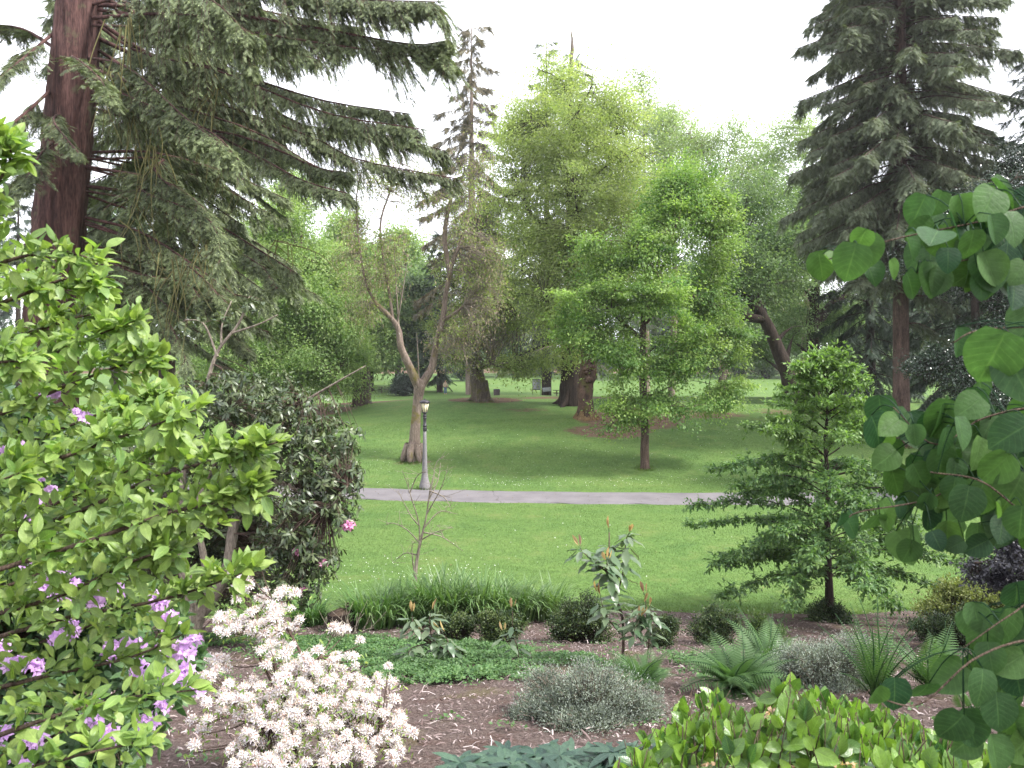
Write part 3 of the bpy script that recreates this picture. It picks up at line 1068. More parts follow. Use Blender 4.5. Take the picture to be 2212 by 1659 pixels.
for k in range(16):                                        # knobbly burls
    vv = rg.uniform(730, 870)
    c = P(1268 + rg.uniform(-9, 12), vv, 50.6)
    d = nrm(rg.normal(size=(26, 3)))
    r = rg.uniform(.10, .20)
    lathe(mb, [(.01, -r), (r * .7, -r * .7), (r, 0), (r * .75, r * .6), (.01, r)], c + np.array([0, -.22, 0]), 9, rg.random())
mb.build('burl', B_BURL, o)
mb = MB()
n = 420
an = rg.uniform(0, 6.28, n)
A = b + np.stack([np.cos(an) * .55, np.sin(an) * .55, rg.uniform(.05, .55, n) * (.6 + .4 * np.sin(an * 5))], -1)
B = b + np.stack([np.cos(an) * rg.uniform(.6, 1.0, n), np.sin(an) * rg.uniform(.6, 1.0, n), np.full(n, -.1)], -1)
sticks(mb, A, B, .03, .02)
mb.build('root_fibre', plain('straw_root', (.27, .185, .095), .9, .1, 0, .4), o)

# the oak-like round tree
b = G(1393, 38)
OAK = [(1500, 420, 38, 70, 65, 1.7), (1440, 400, 38, 45, 50, 1.3), (1460, 480, 37.5, 90, 70, 2.2), (1540, 500, 38.5, 55, 75, 1.6), (1380, 560, 37, 90, 60, 2.2), (1320, 560, 37.5, 60, 50, 1.6), (1290, 630, 37.5, 70, 50, 1.8),
       (1250, 700, 38, 45, 45, 1.2), (1400, 650, 36.6, 100, 60, 2.2), (1520, 620, 38, 70, 80, 1.8), (1480, 740, 37, 75, 70, 1.8), (1560, 720, 38.5, 45, 90, 1.2), (1320, 720, 37, 70, 50, 1.6), (1380, 780, 37, 70, 55, 1.5),
       (1560, 830, 38, 38, 50, 1.0), (1530, 870, 37.5, 40, 22, 1.0), (1360, 880, 37, 40, 38, 1.0), (1420, 870, 36.8, 55, 30, 1.3), (1342, 925, 37, 26, 14, .7, 1.3), (1455, 895, 36.8, 35, 22, .9), (1235, 650, 38, 25, 25, .8)]
broad('oak', 'mid green oak with drooping lower boughs standing alone on the lawn', 'tree', b, [P(1393, 930, 38), P(1388, 780, 38), P(1395, 660, 38), P(1440, 560, 38), P(1480, 470, 38)], [.23, .19, .16, .13, .08, .03],
      [(1425 + (q[0] - 1425) * 1.10,) + q[1:3] + (q[3] * 1.08,) + q[4:] for q in OAK], 760, 50, .135, .52, M_OAK, B_BRN, 24, 45, None, .30, flat=.34, dn=.42, upn=1.0, shell=.7,
      extra=[([P(1390, 700, 38), P(1430, 660, 37.5), P(1500, 640, 37.5), P(1550, 660, 37.5)], [.14, .1, .03]), ([P(1390, 740, 38), P(1340, 690, 37.5), P(1280, 640, 37.5)], [.13, .08, .03])], twigr=.012, limbr=.3)

# leaning grey tree behind the forked tree
b = G(1040, 58)
LGT = broad('leaning_grey_tree', 'leaning dark trunk with a grey twiggy crown beside the litter bin', 'tree', b, [P(1028, 800, 58), P(1016, 720, 58), P(1012, 600, 58)], [.75, .5, .40, .2],
      [(1050, 480, 57, 50, 60, 2), (1040, 640, 57, 70, 70, 3), (1010, 560, 57, 70, 70, 3), (1080, 700, 56, 60, 45, 2.5), (970, 700, 58, 50, 50, 2), (1090, 790, 55, 60, 18, 2, .6), (990, 770, 56, 40, 30, 1.6)], 800, 14, .12, .6, M_SPARSE, B_GREY, 14, 46, None, .4, twigr=.030, tint=(0, .7))

rg = np.random.default_rng(147)
cen, out, _ = sample_blobs(lobes([(1040, 620, 56.5, 70, 90, 2.5), (1080, 700, 56, 45, 50, 2), (1000, 520, 57, 50, 70, 2.5), (985, 740, 56, 40, 50, 2), (1060, 500, 57, 45, 60, 2)], rg), 1100, rg, .95)
tw, cb = MB(), MB()
p0 = cen
for q in range(3):
    p1_ = p0 + rg.normal(size=p0.shape) * [.42, .42, .30] + [0, 0, -.22 + .1 * q]
    sticks(tw, p0, p1_, .022 - .005 * q, .016 - .004 * q, rg.uniform(-.2, .2))
    scatter(cb, quadleaf(.3), p1_[::2] + rg.normal(size=p1_[::2].shape) * .1, rg.normal(size=p1_[::2].shape) * .3 + [0, 0, -1], rg.normal(size=p1_[::2].shape), .24, rg.random(len(p1_[::2])))
    p0 = p1_
tw.build('twigs', barkmat('pale_twig', (.20, .185, .160), (.40, .375, .330), 12), LGT)
cb.build('catkins', M_CATKIN, LGT, smooth=False)

# left rounded bright tree
b = G(772, 60)
LAUR = [(620, 470, 58, 80, 70, 3.5), (560, 560, 57, 90, 80, 4), (650, 560, 57, 80, 80, 4), (690, 640, 57, 70, 75, 3.5), (620, 660, 56, 100, 80, 4), (720, 710, 57, 60, 65, 3), (560, 730, 56, 90, 70, 4), (660, 760, 56, 90, 60, 4),
        (745, 770, 57, 50, 45, 2.5), (600, 800, 56, 90, 40, 3), (640, 400, 59, 50, 50, 2.5), (500, 620, 58, 70, 80, 3), (480, 780, 58, 80, 60, 3), (720, 820, 57, 60, 30, 2.5)]
broad('rounded_tree', 'bright green rounded tree sweeping to the lawn at left, on a brown trunk', 'tree', b, [P(768, 800, 60), P(720, 700, 59), P(650, 560, 58)], [.42, .36, .28, .08], LAUR, 1000, 64, .17, .95, M_LAUREL, B_BRN, 16, 47, None, .3, flat=.38, dn=.5, upn=1.0)
b = G(791, 61)
broad('rounded_tree', 'grey trunked tree tucked under the right edge of the rounded green tree', 'tree', b, [P(789, 800, 61), P(770, 720, 60), P(740, 640, 60)], [.40, .34, .26, .08],
      [(730, 640, 60, 50, 50, 2), (770, 760, 60, 34, 34, 1.6), (700, 580, 60, 50, 50, 2)], 260, 36, .17, .6, M_LAUREL, B_GREY, 6, 48, None, .4)

# twisted forked tree beside the lamp
b = G(893, 40)
FT = thing('forked_tree', 'twisted forked tree with mossy limbs and sparse pinkish catkins beside the lamp post', 'tree', b)
tb = MB()
tube(tb, curve([b + [0, 0, -.2], P(896, 940, 40), P(901, 880, 40), P(906, 838, 40), P(908, 822, 40)], 26), [.42, .28, .235, .245, .28, .24], 14, .07, 4)
for a in np.linspace(0, 6.28, 8)[:-1]:
    q = b + np.array([math.cos(a), math.sin(a), 0]) * .62
    q[2] = zg(q[0], q[1]) - .06
    tube(tb, curve([b + [math.cos(a) * .25, math.sin(a) * .25, .8], b + [math.cos(a) * .5, math.sin(a) * .5, .2], q], 6), [.2, .16, .05], 7, .1, 2)
tb.build('trunk', B_TAN, FT)
LB = []


def flimb(pts, rr, sides=9, rough=.1):
    mb_ = MB()
    c = curve(pts, 22)
    tube(mb_, c, rr, sides, rough, len(LB))
    LB.append(c)
    mb_.build('limb', B_TAN if rr[0] > .07 else B_TWIG, FT)


flimb([P(907, 840, 40), P(886, 795, 39.8), P(866, 748, 39.6), P(862, 715, 39.6), P(848, 690, 39.5), P(826, 668, 39.5), P(812, 655, 39.5)], [.25, .21, .17, .15, .13, .12, .10])
flimb([P(908, 835, 40), P(932, 795, 40.2), P(942, 745, 40.3), P(956, 690, 40.3), P(962, 640, 40.3), P(975, 575, 40.2), P(990, 535, 40)], [.23, .19, .155, .14, .125, .115, .09])
flimb([P(972, 590, 40.2), P(960, 520, 40.4), P(965, 470, 40.5), P(975, 425, 40.5)], [.13, .12, .11, .10])
flimb([P(848, 692, 39.5), P(842, 640, 39.5), P(828, 560, 39.6), P(822, 480, 39.6), P(848, 400, 39.7), P(870, 340, 39.8)], [.09, .07, .06, .05, .04, .02])
flimb([P(858, 700, 39.6), P(868, 640, 39.3), P(878, 580, 39.2)], [.05, .035, .015])
flimb([P(862, 712, 39.6), P(855, 600, 39.8), P(852, 520, 40)], [.045, .03, .012])
flimb([P(960, 690, 40.3), P(985, 675, 40), P(1000, 660, 39.8)], [.11, .08, .04])
flimb([P(962, 720, 40.3), P(995, 740, 39.8), P(1010, 790, 39.5)], [.05, .04, .015])
flimb([P(815, 660, 39.5), P(790, 610, 39.3), P(775, 520, 39.4), P(770, 430, 39.5), P(785, 350, 39.6)], [.09, .06, .05, .04, .015])
flimb([P(905, 825, 40), P(903, 770, 39.9), P(900, 720, 39.8)], [.04, .03, .01])
flimb([P(990, 535, 40), P(1010, 470, 40), P(1015, 400, 40)], [.08, .05, .02])
flimb([P(975, 430, 40.5), P(1000, 380, 40.3), P(1005, 330, 40.2)], [.06, .04, .015])
rg = np.random.default_rng(50)
sk = np.concatenate([c[6:] for c in LB])
blobs = [(790, 620, 39.5, 65, 70, 1.5), (850, 540, 39.6, 50, 70, 1.3), (770, 480, 39.5, 45, 90, 1.3), (850, 400, 39.7, 80, 70, 1.6), (1000, 460, 40, 60, 70, 1.5), (1020, 570, 40, 60, 80, 1.6),
         (1050, 660, 39.8, 50, 90, 1.5), (1010, 370, 40, 50, 45, 1.3), (990, 720, 39.6, 45, 60, 1.2), (920, 420, 40, 50, 60, 1.4), (750, 560, 39.6, 30, 60, 1)]
cen, out, _ = sample_blobs(lobes(blobs, rg), 1300, rg, .95)
A = np.empty_like(cen)
for i0 in range(0, len(cen), 300):
    d = np.linalg.norm(cen[i0:i0 + 300, None] - sk[None], axis=2)
    A[i0:i0 + 300] = sk[np.argmin(d, 1)]
tw = MB()
sticks(tw, A, cen, .014, .006, .08)
E = cen + rg.normal(size=cen.shape) * .35 + [0, 0, -.1]
sticks(tw, cen, E, .008, .004, .05)
E2 = cen + rg.normal(size=cen.shape) * .4 + [0, 0, -.25]
sticks(tw, cen, E2, .008, .004, .05)
tw.build('twigs', B_TWIG, FT)
sel = rg.random(len(cen)) < .55
fb = MB()
foliage(fb, cen[sel], out[sel], rg, 16, .115, .3, QL, .3, .7)
fb.build('foliage', M_SPARSE, FT, smooth=False)
cb = MB()
pk = np.repeat(np.concatenate([cen, E, E2]), 3, 0)
pk = pk + rg.normal(size=pk.shape) * .16
kk = rg.random(len(pk)) < .4
pk = pk[kk]
scatter(cb, quadleaf(.3), pk, rg.normal(size=pk.shape) * .35 + [0, 0, -1], rg.normal(size=pk.shape), rg.uniform(.09, .2, len(pk)), rg.random(len(pk)))
cb.build('catkins', M_CATKIN, FT, smooth=False)

# tall right conifer
b = G(1947, 43)
conifer('right_conifer', 'tall olive green conifer at right with a bare reddish lower trunk', 'tree', b, 46.0, .45, M_SPRUCE, barkmat('red_bark', (.050, .032, .028), (.135, .088, .076), 5), 61,
        440, .215, 6.0, .50, .30, 1.7, .38, 9.0, .8, irregular=.28, gmin=.6,
        extra=[[P(1948, 610, 43), P(1900, 600, 41.5), P(1850, 605, 40.5)], [P(1948, 640, 43), P(2010, 640, 42), P(2060, 660, 41)], [P(1948, 560, 43), P(1985, 560, 41), P(2040, 590, 39.5)],
               [P(1948, 700, 43), P(1990, 700, 43), P(2040, 730, 43)], [P(1948, 520, 43), P(1880, 510, 42), P(1810, 560, 41)]])
b = G(1882, 58)
conifer('dark_spruce', 'blackish spruce with drooping fronds left of the tall right conifer', 'tree', b, H + (770 - 380) / F * 58 - b[2], .4, M_DCON, B_DARK, 62, 90, .06, 4.4, .45, .42, 1.3, .6, 4.5, .9)
b = G(2075, 47)
conifer('dark_spruce', 'blackish spruce behind the glossy holly at right', 'tree', b, H + (770 - 300) / F * 47 - b[2], .4, M_DCON, B_DARK, 63, 100, .05, 4.2, .5, .4, 1.2, .55, 4.5, .8)
b = G(2235, 40)
conifer('edge_conifer', 'dark conifer cut by the right edge of the frame, its top level with the fir', 'tree', b, H + (770 - 110) / F * 40 - b[2], .4, M_DCON, B_DARK, 64, 110, .1, 4.0, .55, .32, 1.1, .5, 4.5, .6)

# glossy holly tree
b = G(2110, 33)
broad('holly', 'dark glossy leaved holly with glinting leaves at right behind the round leaved branches', 'tree', b, [P(2110, 760, 33), P(2100, 600, 33), P(2080, 480, 33)], [.2, .17, .13, .04],
      [(2060, 480, 33, 70, 60, 1.5), (2130, 440, 33, 70, 70, 1.6), (2000, 560, 33, 50, 50, 1.2), (2170, 560, 33, 70, 90, 1.6), (2090, 600, 33, 90, 60, 1.8), (2060, 800, 32, 80, 45, 1.5), (2150, 740, 32, 80, 70, 1.6),
       (2000, 780, 32.5, 45, 28, 1), (2210, 650, 33, 60, 90, 1.5), (2200, 400, 33, 60, 80, 1.5), (2120, 860, 32, 80, 40, 1.4)], 900, 34, .095, .32, M_HOLLY, B_DARK, 12, 65, None, .3)

# ------------------------------------------------------------------ the big fir at left
YF = 22.0
bx = G(95, YF)
FIR = thing('fir', 'huge old fir with thick red brown furrowed trunk at left, drooping dark boughs', 'tree', bx)
tb = MB()
tp = curve([bx + [0, 0, -.4], P(112, 720, YF), P(128, 500, YF), P(150, 260, YF), P(170, 40, YF), P(186, -160, YF), P(205, -420, YF)], 60)
tube(tb, tp, [.78, .70, .67, .63, .60, .56, .45, .35], 40, .05, 5)
tb.build('trunk', B_FIR, FIR)
rg = np.random.default_rng(70)


def firlimb(pts, r0=.09, ln=1.25, dens=17, hang=.9, size=.29, spread=.75):
    wb, nb = MB(), MB()
    p = [P(*q) for q in pts]
    up = pts[0][1] < 150 and pts[-1][0] > 500
    bough(wb, nb, p, r0, ln * (1.0 if up else .8), rg, dens * 1.2, size * .74, hang * (rg.uniform(.9, 1.25) if up else rg.uniform(.3, .95)), spread * (.8 if up else 1.25), SPR, t0=.16, gmin=.3, tips=.45)
    o = wb.build('limb', B_FIR, FIR)
    nb.build('needles', M_FIR, o, smooth=False)


FL = [  # main limbs toward the right, high to low
    ([(200, -120, 22), (420, -70, 21), (700, -10, 20), (950, 12, 19)], .11, 1.5), ([(200, -60, 22), (400, -20, 22.5), (600, 30, 23), (780, 60, 23)], .1, 1.4),
    ([(195, 10, 22), (420, 20, 21), (680, 60, 20), (880, 95, 19.5), (965, 88, 19.2)], .1, 1.3), ([(190, 30, 22), (330, 120, 22), (480, 150, 21), (690, 215, 20.5), (880, 245, 20)], .1, 1.25),
    ([(185, 70, 22), (340, 140, 23), (520, 190, 23.5), (650, 270, 23), (780, 280, 22.5), (960, 325, 22)], .1, 1.3), ([(180, 190, 22), (360, 260, 21.5), (540, 300, 21), (680, 360, 20.5), (745, 372, 20.2)], .09, 1.2),
    ([(178, 140, 22), (300, 190, 20), (420, 280, 18.6), (500, 330, 18)], .08, 1.1), ([(176, 230, 22), (330, 260, 22.5), (470, 260, 23), (560, 330, 23)], .08, 1.3),
    ([(185, 360, 22), (280, 375, 21), (350, 390, 19.5), (430, 440, 19), (490, 520, 18.6)], .08, 1.15), ([(170, 400, 22), (300, 420, 22.5), (440, 470, 22), (560, 540, 21.5), (640, 590, 21)], .08, 1.25),
    ([(185, 470, 22), (300, 500, 21.5), (400, 560, 20.5), (510, 640, 20)], .07, 1.1), ([(165, 520, 22), (300, 560, 23), (420, 610, 23), (560, 650, 22.5)], .07, 1.2),
    ([(170, 330, 22), (330, 330, 24), (480, 370, 25), (620, 430, 25)], .08, 1.3), ([(185, 560, 22), (290, 600, 21), (360, 660, 20), (430, 720, 19.5)], .06, 1.0),
    ([(165, 600, 22), (330, 640, 23), (470, 700, 23), (540, 760, 22.5)], .06, 1.0), ([(185, 100, 22), (280, 180, 24), (420, 230, 26), (600, 260, 27)], .09, 1.5),
    ([(190, -20, 22), (330, 40, 24.5), (520, 80, 26), (690, 130, 26)], .09, 1.5), ([(185, 40, 22), (330, 30, 20), (470, 40, 18.5), (560, 80, 18)], .08, 1.2),
    # left side and in front of the trunk
    ([(130, 60, 22), (70, 110, 21), (10, 160, 20), (-60, 230, 19.5)], .08, 1.2), ([(125, 180, 22), (60, 240, 20.5), (-10, 300, 19.5), (-70, 380, 19)], .08, 1.2), ([(150, 120, 22), (170, 130, 20), (215, 170, 18.6), (240, 215, 18)], .06, .8),
    ([(128, 110, 22), (40, 60, 23), (-60, 60, 23.5), (-150, 90, 24)], .08, 1.2), ([(120, 300, 22), (90, 330, 20), (60, 380, 19), (20, 440, 18.6)], .07, 1.0), ([(135, 250, 22), (120, 250, 20), (120, 270, 18.8), (170, 330, 18)], .06, .8),
    ([(118, 350, 22), (40, 390, 22.5), (-60, 440, 23)], .07, 1.1), ([(112, 500, 22), (50, 530, 21), (-30, 590, 20.5)], .06, 1.0),
]
for p_, r_, l_ in FL:
    firlimb(p_, r_ * .7, l_)
    for w_ in range(0 if max(q[0] for q in p_) < 300 else (2 if FL.index((p_, r_, l_)) > 4 else 1)):
        dv, dy = rg.uniform(-45, 45), rg.uniform(-1.6, 2.2)
        firlimb([(p_[0][0], p_[0][1] + dv * .6, p_[0][2])] + [(u + rg.normal() * 26, v + dv + rg.normal() * 14 + 12 * i_, y + dy * (i_ + 1) / len(p_)) for i_, (u, v, y) in enumerate(p_[1:])], r_ * .5, l_, 13)
# bare mossy shoots hanging from the limbs
hb = MB()
for u, v, y, k, ln_ in ((265, 40, 20, 9, 260), (245, 150, 20, 6, 150), (330, 330, 19.5, 12, 180), (300, 200, 20, 6, 200), (430, 520, 19, 8, 170), (470, 180, 20.5, 7, 220), (370, 560, 19.5, 8, 200), (520, 330, 21, 6, 140), (600, 520, 21, 7, 90),
                        (400, 90, 21, 6, 200), (280, 470, 19.6, 5, 160)):
    for q in range(k):
        a = P(u + rg.normal() * 18, v + rg.normal() * 12, y + rg.normal() * .3)
        e = P(u + rg.normal() * 46, v + ln_ * rg.uniform(.6, 1.2), y + rg.normal() * .5)
        m_ = (a + e) / 2 + rg.normal(size=3) * .16
        tube(hb, curve([a, m_, e], 9), [.016, .011, .004], 4)
hb.build('hanging_shoots', plain('mossy_shoot', (.175, .165, .07), .9, .1, 0, .4), FIR)

# a second dark trunk and crown behind it, left
conifer('fir', 'second darker fir behind the red barked trunk, mostly hidden by its boughs', 'tree', G(360, 30), 30, .34, M_FIR, B_DARK, 71, 170, .27, 4.6, .30, .42, 1.5, .42, 7, .9, gmin=.35, tips=.4)

# ------------------------------------------------------------------ lamp post
M_CONC = plain('pale_concrete', (.20, .19, .195), .85, .2, 0, .3, 14, bump=.3)
M_IRON = plain('dark_iron', (.045, .040, .050), .5, .4, .3, .3, 10)
M_PANE = N('lamp_pane')
M_PANE.base((.80, .70, .48))
M_PANE.set(.35, .4)
b = np.array([-3.74, 34.15, 0.0])
b[2] = zg(b[0], b[1])
LP = thing('lamp_post', 'old park lamp post with grey fluted concrete shaft and dark lantern', 'lamp post', b)
mb = MB()
lathe(mb, [(.01, -.1), (.26, -.1), (.26, .10), (.235, .22), (.17, .42), (.13, .68), (.115, .95), (.105, 1.4), (.085, 2.0), (.068, 2.55), (.01, 2.56)], b, 8, .39)
mb.build('shaft', M_CONC, LP, smooth=False)
mb = MB()
lathe(mb, [(.01, 2.5), (.085, 2.5), (.085, 2.57), (.075, 2.59), (.095, 2.61), (.095, 2.64), (.075, 2.66), (.075, 2.70), (.098, 2.72), (.098, 2.75), (.07, 2.77), (.066, 2.95), (.066, 3.02), (.09, 3.04), (.09, 3.07), (.07, 3.09),
           (.07, 3.12), (.088, 3.14), (.088, 3.17), (.062, 3.2), (.062, 3.26), (.11, 3.28), (.11, 3.31), (.01, 3.32)], b, 16)
mb.build('collar', M_IRON, LP)
cage = MB()
r0_, r1_, z0_, z1_ = .105, .185, 3.31, 3.70
for k in range(8):
    a = k * math.pi / 4
    tube(cage, [b + [r0_ * math.cos(a), r0_ * math.sin(a), z0_], b + [r1_ * math.cos(a), r1_ * math.sin(a), z1_]], [.011, .011], 4, cap=False)
lathe(cage, [(.17, 3.69), (.20, 3.69), (.20, 3.72), (.17, 3.72)], b, 8)
lant = cage.build('lantern_frame', M_IRON, LP, smooth=False)
for k in range(8):
    mb = MB()
    a0, a1 = k * math.pi / 4 + .06, (k + 1) * math.pi / 4 - .06
    V = []
    for off in (0, -.008):
        for r, z in ((r0_ - .004, z0_ + .01), (r1_ - .004, z1_ - .01)):
            for a in (a0, a1):
                V.append(b + [(r + off) * math.cos(a) * .985, (r + off) * math.sin(a) * .985, z])
    mb.add(V, [(0, 1, 3, 2), (5, 4, 6, 7), (0, 4, 5, 1), (2, 3, 7, 6)])
    mb.build('pane', M_PANE.m, lant, smooth=False)
mb = MB()
lathe(mb, [(.17, 3.715), (.235, 3.72), (.235, 3.75), (.19, 3.79), (.10, 3.83), (.03, 3.845), (.01, 3.85)], b, 8)
lathe(mb, [(.02, 3.84), (.028, 3.86), (.02, 3.89), (.002, 3.9)], b, 8)
mb.build('lantern_cap', M_IRON, LP, smooth=False)

# ------------------------------------------------------------------ park furniture far off
M_WOOD = plain('weathered_wood', (.10, .075, .055), .85, .2, 0, .4, 6)
M_STEEL = plain('grey_steel', (.17, .18, .19), .5, .4, .4, .2)
M_DSTEEL = plain('dark_steel', (.05, .055, .058), .5, .4, .3, .2)


def picnic(u, y, rz, label):
    b = G(u, y)
    o = thing('picnic_table', label, 'picnic table', b, 'picnic tables')
    c, s = math.cos(rz), math.sin(rz)

    def w(x, yy, z):
        return b + np.array([x * c - yy * s, x * s + yy * c, z])
    for k in range(4):
        mb = MB()
        box(mb, w(0, -.27 + k * .18, .74), (1.9, .16, .05), rz, bev=.006)
        mb.build('tabletop_plank', M_WOOD, o, smooth=False)
    for sy in (-.68, .68):
        mb = MB()
        box(mb, w(0, sy, .44), (1.9, .26, .05), rz, bev=.006)
        mb.build('seat', M_WOOD, o, smooth=False)
    for sx in (-.55, .55):
        mb = MB()
        box(mb, w(sx, 0, .36), (.12, .12, .72), rz)
        box(mb, w(sx, 0, .395), (.08, 1.5, .05), rz)
        box(mb, w(sx, 0, .05), (.10, .9, .10), rz)
        mb.build('leg', M_WOOD, o, smooth=False)
    return o


picnic(834, 103, .1, 'wooden picnic table left of the round dark shrub')
picnic(1213, 90, .05, 'wooden picnic table left of the thick maple trunk')

b = G(873, 97)
o = thing('round_shrub', 'round dark evergreen shrub between the picnic table and the forked trunk', 'shrub', b)
rg = np.random.default_rng(80)
d = nrm(rg.normal(size=(380, 3)))
d[:, 2] = np.abs(d[:, 2]) * 1.2 - .25
cen = b + [0, 0, .85] + d * np.array([1.4, 1.3, 1.55])
sb, fb = MB(), MB()
sticks(sb, np.tile(b + [0, 0, -.05], (380, 1)), cen, .03, .01)
sb.build('stems', B_DARK, o)
foliage(fb, cen, d, rg, 30, .19, .3, QL, .35, .8)
fb.build('foliage', M_HOLLY, o, smooth=False)

b = G(1073, 89)
o = thing('litter_bin', 'dark cylindrical litter bin beside the leaning grey tree', 'litter bin', b)
mb = MB()
lathe(mb, [(.01, 0), (.34, 0), (.35, .04), (.36, .78), (.01, .78)], b, 20)
mb.build('body', plain('bin_brown', (.06, .045, .042), .7, .3, 0, .4, 5), o)
mb = MB()
lathe(mb, [(.30, .77), (.385, .775), (.39, .82), (.33, .86), (.30, .82)], b, 20)
mb.build('rim', M_DSTEEL, o)

b = G(1159, 89)
o = thing('notice_board', 'grey framed notice board on two legs at the edge of the far lawn', 'notice board', b)
for s in (-1, 1):
    mb = MB()
    box(mb, b + [s * .44, 0, .97], (.06, .06, 1.96))
    mb.build('leg', M_DSTEEL, o, smooth=False)
mb = MB()
box(mb, b + [0, 0, 1.36], (.82, .05, 1.04))
pn = mb.build('panel', plain('board_panel', (.33, .34, .35), .5, .4, 0, .15), o, smooth=False)
mb = MB()
for z, hh in ((1.92, .08), (.80, .12)):
    box(mb, b + [0, 0, z], (.94, .09, hh))
mb.build('frame', M_DSTEEL, o, smooth=False)
for x, z, ww, hh, c in ((-.16, 1.52, .34, .42, (.42, .43, .40)), (.2, 1.5, .26, .36, (.25, .30, .27)), (.12, 1.06, .40, .26, (.22, .24, .20)), (-.24, 1.08, .22, .3, (.48, .48, .46))):
    mb = MB()
    box(mb, b + [x, -.030, z], (ww, .008, hh))
    mb.build('notice', plain('notice_paper', c, .7, .2, 0, .3, 22), pn, smooth=False)
b = G(1181, 91)
o = thing('low_sign', 'low tilted grey information panel right of the notice board', 'sign', b)
mb = MB()
box(mb, b + [0, 0, .80], (.94, .05, .52), .1, -.45, -.1, bev=.01)
mb.build('panel', plain('sign_panel', (.20, .23, .22), .5, .4, 0, .5, 5, (.34, .36, .35)), o, smooth=False)
for s in (-1, 1):
    mb = MB()
    box(mb, b + [s * .33, .05, .35], (.05, .05, .74))
    mb.build('leg', M_DSTEEL, o, smooth=False)

# ------------------------------------------------------------------ the person on the far lawn


def skin(name, verts, edges, radii, mat, parent, sub=2):
    me = bpy.data.meshes.new(name)
    me.from_pydata([tuple(np.array(v)) for v in verts], edges, [])
    me.update()
    o = bpy.data.objects.new(name, me)
    COL.objects.link(o)
    o.parent = parent
    o.modifiers.new('skin', 'SKIN').use_smooth_shade = True
    sv = me.skin_vertices[0].data
    for i_, r in enumerate(radii):
        sv[i_].radius = r if isinstance(r, tuple) else (r, r)
    sv[0].use_root = True
    s_ = o.modifiers.new('sub', 'SUBSURF')
    s_.levels = s_.render_levels = sub
    me.materials.append(mat)
    return o


b = G(962, 99)
PE = thing('person', 'person in a beige top and blue jeans standing on the far lawn', 'person', b)
PE.rotation_euler = (0, 0, .5)
M_SKIN = plain('skin', (.50, .30, .22), .6, .3, 0, .1)
pv = [(0, 0, .93), (0, 0, 1.12), (0, 0, 1.32), (0, .01, 1.45), (0, 0, 1.53), (0, -.015, 1.62), (0, -.01, 1.70),
      (.17, 0, 1.40), (.25, .02, 1.14), (.21, -.14, .98), (.20, -.22, .95), (-.17, 0, 1.40), (-.26, .03, 1.14), (-.20, -.10, .94), (-.19, -.18, .92),
      (.10, 0, .86), (.11, -.02, .48), (.12, .02, .09), (.12, -.14, .03), (-.10, 0, .86), (-.10, -.03, .48), (-.11, .02, .09), (-.11, -.14, .03)]
pe = [(0, 1), (1, 2), (2, 3), (3, 4), (4, 5), (5, 6), (2, 7), (7, 8), (8, 9), (9, 10), (2, 11), (11, 12), (12, 13), (13, 14), (0, 15), (15, 16), (16, 17), (17, 18), (0, 19), (19, 20), (20, 21), (21, 22)]
pr = [(.14, .10), (.13, .09), (.15, .10), .055, .055, (.08, .095), (.07, .085), .055, .045, .035, .03, .055, .045, .035, .03, .085, .06, .045, .04, .085, .06, .045, .04]
skin('body', pv, pe, pr, M_SKIN, PE)
skin('shirt', [pv[0], pv[1], pv[2], (0, .01, 1.43), pv[7], pv[8], (.225, -.08, 1.05), pv[11], pv[12], (-.225, -.05, 1.03)], [(0, 1), (1, 2), (2, 3), (2, 4), (4, 5), (5, 6), (2, 7), (7, 8), (8, 9)],
     [(.165, .125), (.155, .115), (.175, .12), .08, .075, .065, .055, .075, .065, .055], plain('beige_cloth', (.55, .44, .32), .9, .1, 0, .2), PE)
skin('jeans', [(0, 0, .97), pv[15], pv[16], (.12, .02, .12), pv[19], pv[20], (-.11, .02, .12)], [(0, 1), (1, 2), (2, 3), (0, 4), (4, 5), (5, 6)], [(.16, .12), .105, .08, .07, .105, .08, .07],
     plain('denim', (.10, .16, .28), .9, .1, 0, .3), PE)
skin('hair', [(0, .03, 1.66), (0, .015, 1.73), (0, .05, 1.60)], [(0, 1), (0, 2)], [.09, .075, .07], plain('brown_hair', (.09, .055, .03), .7, .3, 0, .3), PE)

# ------------------------------------------------------------------ plants in the bed
M_RHODO = leafmat('rhododendron_leaf', (.034, .056, .024), (.115, .145, .062), .38, .2, .5, .8, .3)
M_PINKF = leafmat('pink_flower', (.62, .20, .42), (.85, .45, .62), .5, .35, .2, 3, .15, tboost=(1.1, 1, 1.1))
M_PURPF = leafmat('purple_flower', (.55, .34, .64), (.78, .55, .82), .5, .4, .2, 4, .2, tboost=(1.1, 1, 1.15))
M_WHITE = N('white_flower')
M_WHITE.base(M_WHITE.ramp(M_WHITE.attr(), [(0, (.80, .76, .81)), (.5, (.81, .75, .78)), (.72, (.76, .68, .46)), (1, (.72, .46, .40))]))
M_WHITE.set(.6, .2)
_t = M_WHITE.node('ShaderNodeBsdfTranslucent')
_t.inputs[0].default_value = (.8, .78, .8, 1)
_m = M_WHITE.node('ShaderNodeMixShader')
_m.inputs[0].default_value = .3
M_WHITE.link(M_WHITE.b.outputs[0], _m.inputs[1])
M_WHITE.link(_t.outputs[0], _m.inputs[2])
M_WHITE.link(_m.outputs[0], M_WHITE.out.inputs[0])


def inst(name, me, parent, loc, rz=0.0, s=1.0, tilt=(0, 0), label=None):
    o = bpy.data.objects.new(name, me)
    COL.objects.link(o)
    o.parent = parent
    o.location = tuple(np.asarray(loc, float) - ORG[parent])
    o.rotation_euler = (tilt[0], tilt[1], rz)
    o.scale = (s, s, s)
    ORG[o] = np.asarray(loc, float)
    if label:
        o['label'] = label
    return o


